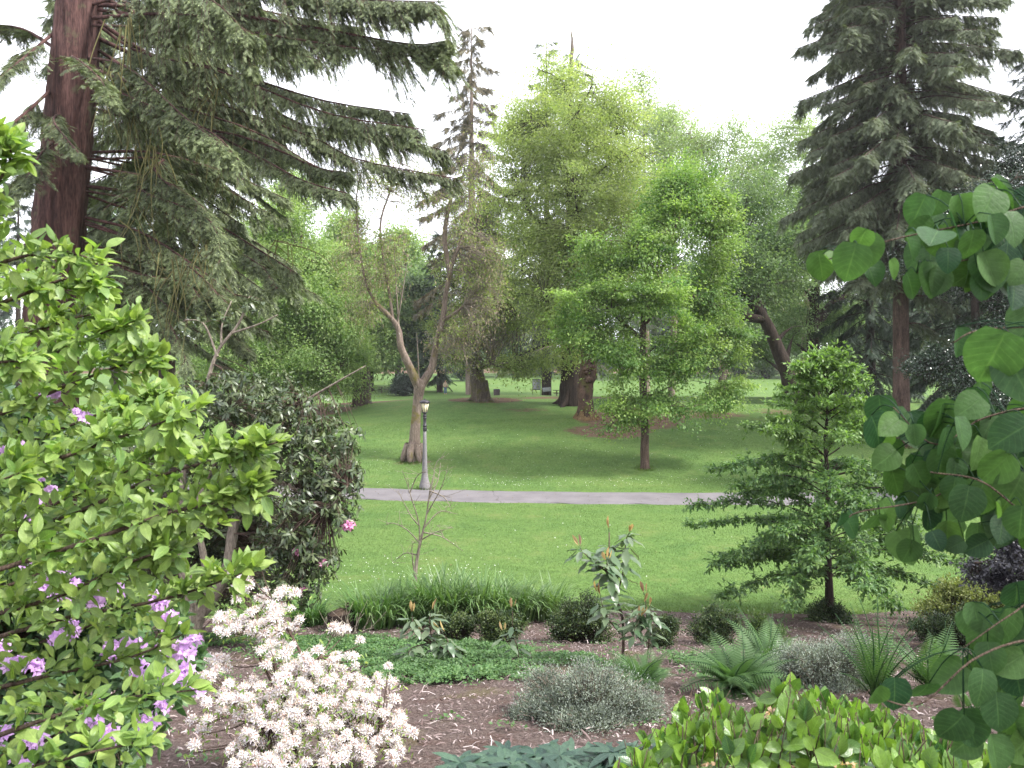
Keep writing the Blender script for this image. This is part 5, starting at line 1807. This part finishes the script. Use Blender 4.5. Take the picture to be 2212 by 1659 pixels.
gy = g_[:, 1] + g_[:, 3] * rr * np.sin(aa)
gx = (g_[:, 0] + g_[:, 2] * rr * np.cos(aa) - 1106) / F * gy
hm = .07 + .05 * np.sin(gx * 5 + 1) * np.sin(gy * 4) + .04 * np.sin(gx * 11) * np.sin(gy * 9 + 2)
ok = (hm > .035) & (gy < bed_front(gx) + .2)
gx, gy, hm = gx[ok], gy[ok], hm[ok]
wx = rg.uniform(-6, 9, 260)
wy = rg.uniform(5.5, 16.6, 260)
wx, wy = np.repeat(wx, 26) + rg.normal(size=6760) * .09, np.repeat(wy, 26) + rg.normal(size=6760) * .08
wk = wy < bed_front(wx)
gx, gy, hm = np.concatenate([gx, wx[wk]]), np.concatenate([gy, wy[wk]]), np.concatenate([hm, np.full(wk.sum(), .05)])
n = len(gx)
pz = zg(gx, gy) + .03 + hm * (1 - .6 * rg.random(n) ** 2)
scatter(mb, quadleaf(.7), np.stack([gx, gy, pz], -1), rg.normal(size=(n, 3)) * [1, 1, .35] + [0, -.1, .25], rg.normal(size=(n, 3)) * .35 + [0, -.1, 1], rg.uniform(.022, .05, n), np.clip(rg.normal(.45, .28, n), 0, 1))
tag(mb.build('ground_cover', leafmat('ground_cover_leaf', (.040, .100, .032), (.120, .205, .070), .5, .3, .3, 1.4, .3), smooth=False), 'low mat of small leaved green ground cover over the bed', 'ground cover', kind='stuff')

# young tree at right with tiered leafy branches
b = G(1793, 16.0)
YT = thing('young_tree', 'young tiered tree with a thin dark trunk and glossy pointed leaves at the lawn edge', 'tree', b)
rg = np.random.default_rng(96)
tp = part_tube(YT, 'trunk', [b + [0, 0, -.1], P(1790, 1250, 16), P(1787, 1150, 16), P(1790, 1060, 16), P(1783, 960, 16), P(1788, 870, 16), P(1785, 780, 16)], [.10, .075, .06, .05, .035, .022, .008], B_DARK, 30)
YL = MB()
YLEAF = leaf(.42, 3, .55, .10, .2)
tiers = [(1236, 2.2, 8), (1200, 2.5, 9), (1165, 2.65, 9), (1120, 2.4, 9), (1075, 2.2, 9), (1035, 1.95, 9), (990, 1.7, 9), (945, 1.35, 9), (900, 1.05, 8), (860, .85, 8), (820, .6, 7), (790, .44, 6)]
cnt = 0
for v, L, nb_ in tiers:
    for q in range(nb_):
        cnt += 1
        a = cnt * 2.39996 + rg.normal() * .25
        vv = v + rg.normal() * 9
        i_ = int(np.argmin(np.abs(tp[:, 2] - P(0, vv, 16)[2])))
        s = tp[i_]
        l = L * rg.uniform(.6, 1.12)
        hz = np.array([math.cos(a), math.sin(a), 0])
        lift = .42 if v < 1000 else (.12 if v < 1150 else .04)
        pts = [s, s + hz * l * .5 + [0, 0, l * (lift * .6 + .05)], s + hz * l + [0, 0, l * (lift - .08)]]
        c = part_tube(YT, 'branch', pts, [.016, .010, .004], B_DARK, 12, 5)
        nt = int(24 + l * 42)
        for w_ in range(nt):
            t = rg.uniform(.22, 1) ** .8
            j = min(11, int(t * 12))
            st = c[j]
            td = nrm(np.array([rg.normal(), rg.normal(), rg.normal() * .35 + (.25 if v < 1000 else -.1)]) + hz * .6)
            tl = rg.uniform(.08, .34)
            e = st + td * tl
            sticks(YL, [st], [e], .004, .003)
            k = 7
            tq = rg.uniform(.25, 1.05, k)
            dd = td + rg.normal(size=(k, 3)) * .75 + [0, 0, .12 if v < 950 else -.35]
            scatter(YL, YLEAF, st + td * (tl * tq)[:, None], dd, rg.normal(size=(k, 3)) * .35 + [0, 0, 1], rg.uniform(.062, .115, k), np.clip((.62 if v < 1000 else .3) + rg.normal(size=k) * .22, 0, 1))
YL.build('crown', leafmat('tupelo_leaf', (.058, .125, .044), (.190, .300, .075), .5, .42, .5, .7, .25), YT)

# dark purple-leaved shrub at the right edge
b = G(2230, 11.5)
broad('purple_shrub', 'dark purple leaved shrub reaching in from the right edge above the yellow shrub', 'shrub', b, [P(2220, 1300, 11.5), P(2200, 1200, 11.5)], [.05, .035, .01],
      [(2190, 1240, 11.5, 50, 60, .4), (2140, 1250, 11.5, 46, 26, .3), (2180, 1180, 11.5, 30, 50, .3), (2230, 1150, 11.5, 40, 60, .4), (2100, 1225, 11.5, 20, 12, .15), (2230, 1290, 11.3, 50, 40, .4)], 240, 16, .055, .09,
      leafmat('purple_leaf', (.022, .020, .032), (.060, .060, .070), .4, .2, .4), B_DARK, 7, 97, None, .2, twigr=.004)

# ------------------------------------------------------------------ foreground plants
# left shrub with bright pointed leaves
M_FG = leafmat('bright_leaf', (.105, .195, .050), (.250, .335, .085), .42, .40, .5, 2.2, .22, vein=.35)
B_FG = barkmat('shrub_stem', (.060, .042, .030), (.14, .10, .075), 30)
rg = np.random.default_rng(120)
b = np.array([-2.5, 2.2, float(zg(-2.5, 2.2))])
LS = thing('leafy_shrub', 'tall bright green leafy shrub filling the left foreground', 'shrub', b)
LF = [leaf(.52, 7, .45, .14, .22, power=.75, tip=.85), leaf(.48, 7, .42, .22, .05, power=.75, tip=.85), leaf(.56, 7, .48, .08, .4, wave=.02, power=.75, tip=.85)]
BR = [([(-120, 620, 2.3), (-40, 480, 2.2), (40, 350, 2.15), (52, 300, 2.1)], 1), ([(-120, 660, 2.4), (20, 570, 2.3), (150, 545, 2.3), (262, 565, 2.3)], .7), ([(-120, 720, 2.5), (60, 640, 2.5), (180, 600, 2.5), (275, 630, 2.5)], 1),
      ([(-120, 860, 2.6), (100, 780, 2.5), (240, 720, 2.45), (345, 690, 2.4)], 1), ([(-120, 960, 2.4), (100, 860, 2.4), (280, 790, 2.4), (395, 770, 2.4)], 1), ([(-120, 1080, 2.2), (120, 1000, 2.2), (320, 930, 2.2), (470, 885, 2.2)], 1),
      ([(-120, 1200, 2.3), (150, 1120, 2.25), (360, 1030, 2.2), (520, 985, 2.15), (645, 955, 2.1)], 1), ([(-120, 1270, 2.1), (150, 1190, 2.1), (380, 1110, 2.1), (520, 1080, 2.1), (600, 1045, 2.1)], 1),
      ([(-120, 1360, 2.3), (140, 1290, 2.2), (300, 1215, 2.1), (440, 1180, 2.1)], .8), ([(-120, 1420, 2.5), (140, 1340, 2.5), (350, 1300, 2.45), (500, 1255, 2.4), (592, 1225, 2.4)], .6),
      ([(-120, 1520, 2.4), (120, 1460, 2.3), (300, 1420, 2.3), (440, 1370, 2.3)], .45), ([(-120, 1640, 2.2), (100, 1560, 2.1), (280, 1510, 2.1), (470, 1490, 2.1)], .4), ([(-120, 1720, 2.0), (80, 1660, 2.0), (240, 1620, 2.0), (370, 1600, 2.0)], .4),
      ([(-120, 780, 2.9), (80, 720, 2.9), (220, 680, 2.9), (310, 720, 2.9)], 1), ([(-120, 1040, 3.0), (120, 940, 3.0), (300, 870, 3.0), (420, 850, 3.0)], 1), ([(-120, 1180, 2.9), (160, 1080, 2.9), (330, 1000, 2.9), (450, 960, 2.9)], 1),
      ([(-120, 1320, 2.9), (130, 1230, 2.9), (300, 1150, 2.9), (520, 1130, 2.9)], 1), ([(-120, 1450, 3.0), (100, 1390, 3.0), (250, 1340, 3.0), (400, 1300, 3.0)], .5), ([(-120, 600, 2.8), (0, 600, 2.8), (90, 620, 2.8), (120, 660, 2.8)], .8),
      ([(-120, 900, 2.3), (-20, 800, 2.2), (50, 780, 2.2), (110, 790, 2.2)], .8), ([(-120, 1150, 2.1), (-20, 1060, 2.1), (90, 1020, 2.1)], .8), ([(-120, 1340, 3.2), (150, 1300, 3.2), (330, 1250, 3.2)], .5)]
lb = MB()
tips = 0
for pts, dens in BR:
    p = [P(u - (45 if i_ == len(pts) - 1 else 20), v, y) for i_, (u, v, y) in enumerate(pts)]
    c = part_tube(LS, 'branch', p, [.008, .006, .0035, .002], B_FG, 26, 6)
    L = np.linalg.norm(np.diff(c, axis=0), axis=1).sum()
    nt = int(L * 88 * dens)
    for q in range(nt):
        t = .08 + .86 * (q + rg.random()) / nt
        j = min(24, int(t * 25))
        st = c[j]
        tg = nrm(c[j + 1] - c[j])
        a = rg.uniform(0, 6.28)
        sd = nrm(np.array([rg.normal() * .5, rg.normal() * .8, rg.normal() * .9 + .15]))
        td = nrm(tg * .7 + sd)
        tl = rg.uniform(.03, .105) * (1.1 - .5 * t)
        e = st + td * tl
        sticks(lb, [st], [e], .0022, .0014, .05, a=.3)
        k = int(rg.integers(4, 7))
        tq = np.linspace(.25, 1, k)
        base_ = st + td * (tl * tq)[:, None]
        dd = td * .7 + rg.normal(size=(k, 3)) * .55 + np.array([.03, -.05, .12])
        nn = rg.normal(size=(k, 3)) * .45 + np.array([.1, -.35, .8])
        sz = rg.uniform(.030, .062, k)
        sticks(lb, base_, base_ + nrm(dd) * .008, .001, .001, a=.5)
        scatter(lb, LF[int(rg.integers(3))], base_ + nrm(dd) * .008, dd, nn, sz, np.clip(rg.normal(.5, .28, k), 0, 1), sz * rg.uniform(.8, 1.1, k))
    # terminal tuft
    k = 4
    dd = nrm(c[-1] - c[-3]) + rg.normal(size=(k, 3)) * .6 + [0, 0, .25]
    scatter(lb, LF[1], np.tile(c[-1], (k, 1)), dd, rg.normal(size=(k, 3)) * .4 + [0, -.3, .7], rg.uniform(.04, .072, k), rg.uniform(.6, 1, k))
# main stems rising from the ground outside the left edge
for q, (u, v, y) in enumerate(((-120, 620, 2.3), (-120, 900, 2.5), (-120, 1150, 2.2), (-120, 1400, 2.4), (-120, 1040, 3.0), (-120, 1640, 2.2))):
    part_tube(LS, 'stem', [b + [rg.normal() * .1, rg.normal() * .1, -.1], b * .4 + P(u, v, y) * .6 + [-.15, 0, 0], P(u, v, y)], [.03, .022, .012], B_FG, 10, 7)
lb.build('foliage', M_FG, LS)

# purple rhododendron tangled below it
rg = np.random.default_rng(121)
b = np.array([-1.9, 3.3, float(zg(-1.9, 3.3))])
PR = thing('purple_rhododendron', 'purple flowering rhododendron tangled under the bright leafy shrub', 'rhododendron', b)
PB = [(120, 1300, 3.2, 170, 60, .3), (60, 1400, 3.2, 150, 70, .35), (240, 1420, 3.2, 150, 60, .35), (330, 1450, 3.2, 90, 50, .3), (100, 1520, 3.0, 150, 70, .35), (270, 1540, 3.0, 120, 60, .3), (50, 1620, 2.9, 120, 60, .3), (230, 1620, 2.9, 110, 50, .3),
      (60, 1180, 3.3, 120, 60, .3), (200, 1200, 3.3, 120, 50, .3), (80, 1000, 3.4, 120, 90, .3), (60, 880, 3.4, 90, 50, .25), (250, 1330, 3.3, 140, 50, .3), (0, 1290, 3.1, 60, 80, .3)]
cen, out, _ = sample_blobs(PB, 1100, rg, .95)
st = [part_tube(PR, 'stem', [b + [rg.normal() * .08, 0, -.05], b * .5 + e * .5 + [0, 0, .05], e], [.018, .012, .006], B_FG, 10, 6) for e in (P(60, 900, 3.4), P(120, 1250, 3.3), P(300, 1430, 3.2), P(40, 1400, 3.1), P(230, 1560, 3.0), P(200, 1180, 3.3))]
sk = np.concatenate(st)
A = np.array([sk[np.argmin(np.linalg.norm(sk - p, axis=1))] for p in cen])
mb = MB()
sticks(mb, A, cen, .004, .002, .03)
mb.build('twigs', B_FG, PR)
mb = MB()
n = len(cen)
k = 7
ci = np.repeat(np.arange(n), k)
dd = rg.normal(size=(n * k, 3)) * .8 + [0, -.1, -.05]
scatter(mb, leaf(.42, 5, .5, .12, .2), cen[ci] + rg.normal(size=(n * k, 3)) * .02, dd, rg.normal(size=(n * k, 3)) * .4 + [0, -.3, .8], rg.uniform(.04, .08, n * k), np.clip(rg.normal(.4, .28, n * k), 0, 1))
mb.build('foliage', leafmat('purple_rhodo_leaf', (.034, .082, .034), (.105, .185, .062), .4, .3, .45, 2.5, .25, vein=.25), PR)
pm = [truss('flower_head', M_PURPF, 400 + q, 9, .030, .034, .62, False) for q in range(4)]
PF = [(95, 1270), (125, 1295), (150, 1300), (160, 1270), (140, 1255), (115, 1250), (245, 1280), (230, 1270), (240, 1405), (265, 1410), (292, 1405), (350, 1400), (375, 1415), (395, 1410), (420, 1385), (335, 1465), (400, 1450), (380, 1470), (20, 1440),
      (45, 1430), (75, 1445), (10, 1590), (70, 1580), (90, 1600), (60, 1605), (200, 1545), (210, 1530), (240, 1590), (100, 852), (115, 855), (20, 985), (12, 975), (165, 890), (180, 905), (50, 970), (90, 1030), (85, 1075), (70, 1120), (55, 1215), (110, 1060),
      (350, 1530), (320, 1565), (150, 1360), (125, 1380), (340, 1300), (60, 1660), (35, 1650), (205, 1300), (300, 1450), (430, 1490), (365, 1345), (0, 1405)]
for q, (u, v) in enumerate(PF):
    y = 2.3 + rg.random() * .45
    p = P(u, v, y)
    inst('flower_head', pm[q % 4], PR, p, rg.random() * 6, rg.uniform(.5, .85) * (1 if v > 1230 else .6), (.5 + rg.normal() * .3, rg.normal() * .4))

# round leaved tree branches hanging in from the right
rg = np.random.default_rng(122)
b = np.array([2.05, 1.7, float(zg(2.05, 1.7))])
RT = thing('round_leaved_tree', 'branches of large round heart shaped leaves hanging in at the right edge', 'tree', b)
M_RL = leafmat('round_leaf', (.020, .056, .027), (.080, .155, .042), .5, .45, .22, 3.0, .22, vein=.22)
RLT = [leaf(.92, 8, .42, .10, .16, notch=.14, power=.55, tip=.72), leaf(.86, 8, .42, .26, .05, notch=.14, power=.55, tip=.72), leaf(.95, 8, .40, .04, .30, notch=.15, power=.55, tip=.72)]
tr_ = part_tube(RT, 'trunk', [b + [0, 0, -.2], b + [-.05, -.05, .8], P(2420, 1000, 1.65), P(2400, 500, 1.6), P(2420, 100, 1.6)], [.034, .03, .026, .018, .008], B_FG, 20, 8)
RBR = [[(2410, 450, 1.6), (2250, 440, 1.55), (2110, 480, 1.5), (1960, 510, 1.5), (1850, 540, 1.5), (1790, 560, 1.5)], [(2410, 700, 1.6), (2230, 705, 1.4), (2110, 715, 1.3), (2060, 740, 1.3)],
       [(2420, 900, 1.6), (2250, 880, 1.5), (2120, 905, 1.5), (2020, 960, 1.5), (1930, 880, 1.5)], [(2420, 1000, 1.6), (2230, 1020, 1.5), (2100, 1035, 1.5), (2000, 1080, 1.5), (1860, 1105, 1.5), (1830, 1120, 1.5)],
       [(2420, 1150, 1.6), (2240, 1120, 1.45), (2120, 1040, 1.4), (2010, 1020, 1.4)], [(2420, 1400, 1.6), (2250, 1380, 1.4), (2110, 1420, 1.35), (1990, 1520, 1.35), (1900, 1510, 1.35)], [(2420, 1300, 1.6), (2260, 1290, 1.5), (2180, 1330, 1.45), (2080, 1400, 1.45)],
       [(2420, 560, 1.6), (2250, 560, 1.6), (2100, 560, 1.6), (1980, 590, 1.6)]]
RC = np.concatenate([part_tube(RT, 'branch', [P(*q) for q in s], [.0027, .002, .0015, .0012], B_FG, 24, 6) for s in RBR])
RL = [(1774, 575, 64), (1800, 572, 60), (1838, 567, 82), (1879, 541, 75), (1882, 590, 64), (1860, 519, 56), (2020, 508, 86), (2080, 455, 75), (2088, 482, 67), (2136, 440, 82), (2166, 418, 82), (2192, 489, 75), (2170, 538, 93), (2140, 582, 86), (2020, 601, 75),
      (1931, 582, 48), (1965, 534, 67), (2050, 560, 56), (2200, 590, 60), (2147, 496, 64), (2144, 775, 120), (2203, 815, 124), (2069, 740, 64), (2125, 850, 64), (2095, 878, 75), (2035, 908, 90), (2181, 938, 98), (1970, 617, 64), (2024, 609, 68), (2140, 583, 90), (2177, 553, 90),
      (1921, 923, 66), (1945, 902, 44), (1911, 952, 48), (1976, 940, 50), (2036, 911, 74), (2041, 955, 64), (2101, 940, 84), (2027, 998, 60), (2115, 981, 74), (2180, 938, 82), (1975, 1050, 70), (2065, 1019, 62), (2000, 1084, 46), (1921, 1113, 76), (1840, 1137, 66), (1810, 1127, 50),
      (1887, 1135, 68), (1945, 1101, 40), (2005, 1118, 64), (1981, 1173, 72), (1962, 1192, 56), (2046, 1156, 64), (2024, 1168, 46), (2063, 1178, 44), (2108, 1180, 60), (2113, 1077, 80), (2151, 1065, 64), (2154, 1101, 40), (2192, 1065, 96), (2087, 1089, 84), (2163, 1147, 62),
      (2128, 1382, 88), (2172, 1360, 96), (2050, 1465, 92), (1992, 1501, 78), (1934, 1501, 70), (1891, 1501, 62), (2125, 1487, 84), (2158, 1540, 90), (2096, 1573, 92), (2194, 1566, 100), (2140, 1422, 70), (2179, 1433, 80), (2056, 1573, 76), (2200, 1470, 92), (2110, 1335, 66), (2200, 1290, 80),
      (2210, 1610, 100), (2150, 1630, 90), (2195, 1400, 90), (2230, 700, 100), (2215, 530, 90), (2100, 530, 70), (2120, 620, 60), (2190, 640, 70), (2205, 985, 90), (2080, 935, 70), (2150, 1010, 80), (2060, 1060, 60), (2205, 1130, 80), (2010, 560, 60)]
for q in range(150):                                       # unseen rest of the crown beyond the frame, added to shade the hanging leaves
    RL.append((rg.uniform(2240, 2560), rg.uniform(-150, 1650), rg.uniform(70, 100)))
for q in range(75):
    RL.append((rg.uniform(2080, 2260), rng_v := rg.choice([rg.uniform(430, 620), rg.uniform(860, 1180), rg.uniform(1330, 1660)]), rg.uniform(60, 90)))
for q in range(46):
    RL.append((rg.uniform(1900, 2240), rg.uniform(880, 1180), rg.uniform(54, 84)))
for q in range(26):
    RL.append((rg.uniform(1980, 2240), rg.uniform(430, 610), rg.uniform(54, 80)))
lb = MB()
for q, (u, v, s) in enumerate(RL):
    y = 1.5 + rg.normal() * .06 + (.12 if q > 90 else 0)
    if u > 2060 and 740 < v < 840:
        y = 1.28
    c = P(u, v, y)
    sz = s / F * y * rg.uniform(.94, 1.1)
    d = np.array([rg.normal() * .35, rg.normal() * .35, -1.0])
    if rg.random() < .2:
        d = np.array([-.9, rg.normal() * .3, -.55])
    face = np.array([rg.normal() * .5, -1.0, rg.uniform(.0, .9)])
    st = c - nrm(d) * sz * .5
    j = int(np.argmin(np.linalg.norm(RC - st, axis=1)))
    scatter(lb, RLT[q % 3], [st], [d], [face], sz, np.clip(rg.normal(.34, .32), 0, 1))
    if np.linalg.norm(RC[j] - st) < .35:
        tube(lb, curve([RC[j], (RC[j] + st) / 2 + [0, 0, .012], st], 6), [.0012, .0012], 4)
lb.build('foliage', M_RL, RT)

# bright leathery shrub at the bottom right
rg = np.random.default_rng(123)
b = np.array([1.2, 2.9, float(zg(1.2, 2.9))])
SA = thing('leathery_shrub', 'bright green round leaved shrub with pinkish flower sprays at the bottom right', 'shrub', b)
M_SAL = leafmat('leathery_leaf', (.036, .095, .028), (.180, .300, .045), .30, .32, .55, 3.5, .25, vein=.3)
SLF = [leaf(.62, 6, .48, .12, .15, power=.62, tip=.75), leaf(.58, 6, .48, .22, .05, power=.62, tip=.75)]
edge_u = [1330, 1400, 1450, 1500, 1560, 1620, 1680, 1700, 1740, 1800, 1880, 1960, 2050, 2130, 2200]
edge_v = [1610, 1575, 1545, 1485, 1495, 1520, 1490, 1435, 1480, 1510, 1500, 1530, 1560, 1590, 1640]
lb, fl, sm = MB(), MB(), MB()
for q in range(380):
    y = rg.uniform(2.35, 3.3)
    u = rg.uniform(1330, 2170)
    vt = np.interp(u, edge_u, edge_v) + abs(rg.normal()) * 50 + (3.3 - y) * 60 - 22
    top = P(u, vt, y)
    g = top + [rg.normal() * .20, rg.normal() * .14, 0]
    g[2] = max(zg(g[0], g[1]), top[2] - .75)
    c = curve([g, (g + top) / 2 + rg.normal(size=3) * .025, top], 10)
    tube(sm, c, [.0045, .003, .0018], 4)
    k = 15
    t = np.linspace(.3, 1, k)
    i_ = np.minimum((t * 9).astype(int), 8)
    a = np.arange(k) * 2.4 + rg.random() * 6
    d = np.stack([np.cos(a), rg.uniform(-.6, .35, k), np.sin(a) * .8], -1)
    d[-2:] = rg.normal(size=(2, 3)) * .3 + [0, 0, 1]
    nn = rg.normal(size=(k, 3)) * .4 + [0, -.75, .7]
    sz = rg.uniform(.046, .078, k)
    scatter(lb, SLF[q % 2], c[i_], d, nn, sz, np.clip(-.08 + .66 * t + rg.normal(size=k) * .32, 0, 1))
    if rg.random() < .45:
        d = nrm(np.array([rg.normal() * .6, -.6, .4]))
        m_ = c[7] + d * np.linspace(.01, .09, 14)[:, None] + rg.normal(size=(14, 3)) * .004
        scatter(fl, quadleaf(.8), m_, rg.normal(size=(14, 3)) + [0, 0, -.8], rg.normal(size=(14, 3)), .014, rg.random(14))
        tube(fl, [c[7], c[7] + d * .095], [.0016, .001], 3)
sm.build('stems', B_FG, SA)
lb.build('foliage', M_SAL, SA)
fl.build('flowers', leafmat('bell_flower', (.50, .32, .16), (.72, .52, .46), .6, .3, .2, 5, .2), SA)

# blue green lance-leaved plants at the bottom centre
M_HEL = leafmat('lance_leaf', (.016, .045, .034), (.060, .112, .068), .38, .25, .45, 4, .2, vein=.3)
for q, (u, v, y, s, lab) in enumerate([(985, 1655, 3.3, .9, 'blue green lance leaved plant at the bottom edge, leftmost of the row'), (1075, 1638, 3.3, 1.0, 'blue green lance leaved plant second from the left in the row'),
                                       (1165, 1630, 3.3, 1.05, 'blue green lance leaved plant in the middle of the row'), (1255, 1622, 3.4, 1.05, 'blue green lance leaved plant below the larger grey shrub'),
                                       (1345, 1622, 3.3, 1.0, 'blue green lance leaved plant next to the bright leathery shrub')]):
    rg = np.random.default_rng(130 + q)
    b = G(u, y)
    o = thing('lance_leaved_plant', lab, 'plant', b, 'blue green plants along the bottom edge')
    lb, sm = MB(), MB()
    for w_ in range(16):
        tip = P(u + rg.normal() * 48, v + rg.uniform(-8, 60), y + rg.normal() * .12)
        g = b + [rg.normal() * .05, rg.normal() * .05, 0]
        tube(sm, curve([g, (g + tip) / 2 + rg.normal(size=3) * .02, tip], 7), [.005, .003], 4)
        k = 9
        a = np.arange(k) * 6.283 / k + rg.random()
        d = np.stack([np.cos(a), np.sin(a), rg.uniform(-.25, .5, k)], -1)
        scatter(lb, leaf(.26, 5, .5, .1, .25), np.tile(tip, (k, 1)), d, np.tile([0, -.2, 1.], (k, 1)), rg.uniform(.08, .14, k) * s, rg.random(k))
    sm.build('stems', plain('green_stem', (.07, .12, .05), .6), o)
    lb.build('foliage', M_HEL, o)




# ------------------------------------------------------------------ thin volume added over the park to imitate lens glare
mb = MB()
box(mb, (40, 140, 24), (900, 420, 62))
hz = N('glare_veil')
hz.t.nodes.remove(hz.b)
pv_ = hz.node('ShaderNodeVolumePrincipled')
pv_.inputs['Color'].default_value = (.95, .96, 1.0, 1)
pv_.inputs['Density'].default_value = .00026
pv_.inputs['Anisotropy'].default_value = .2
hz.link(pv_.outputs[0], hz.out.inputs['Volume'])
tag(mb.build('glare_veil', hz.m, smooth=False), 'thin pale volume added over the park as a veil of lens glare', 'glare_veil', kind='stuff')
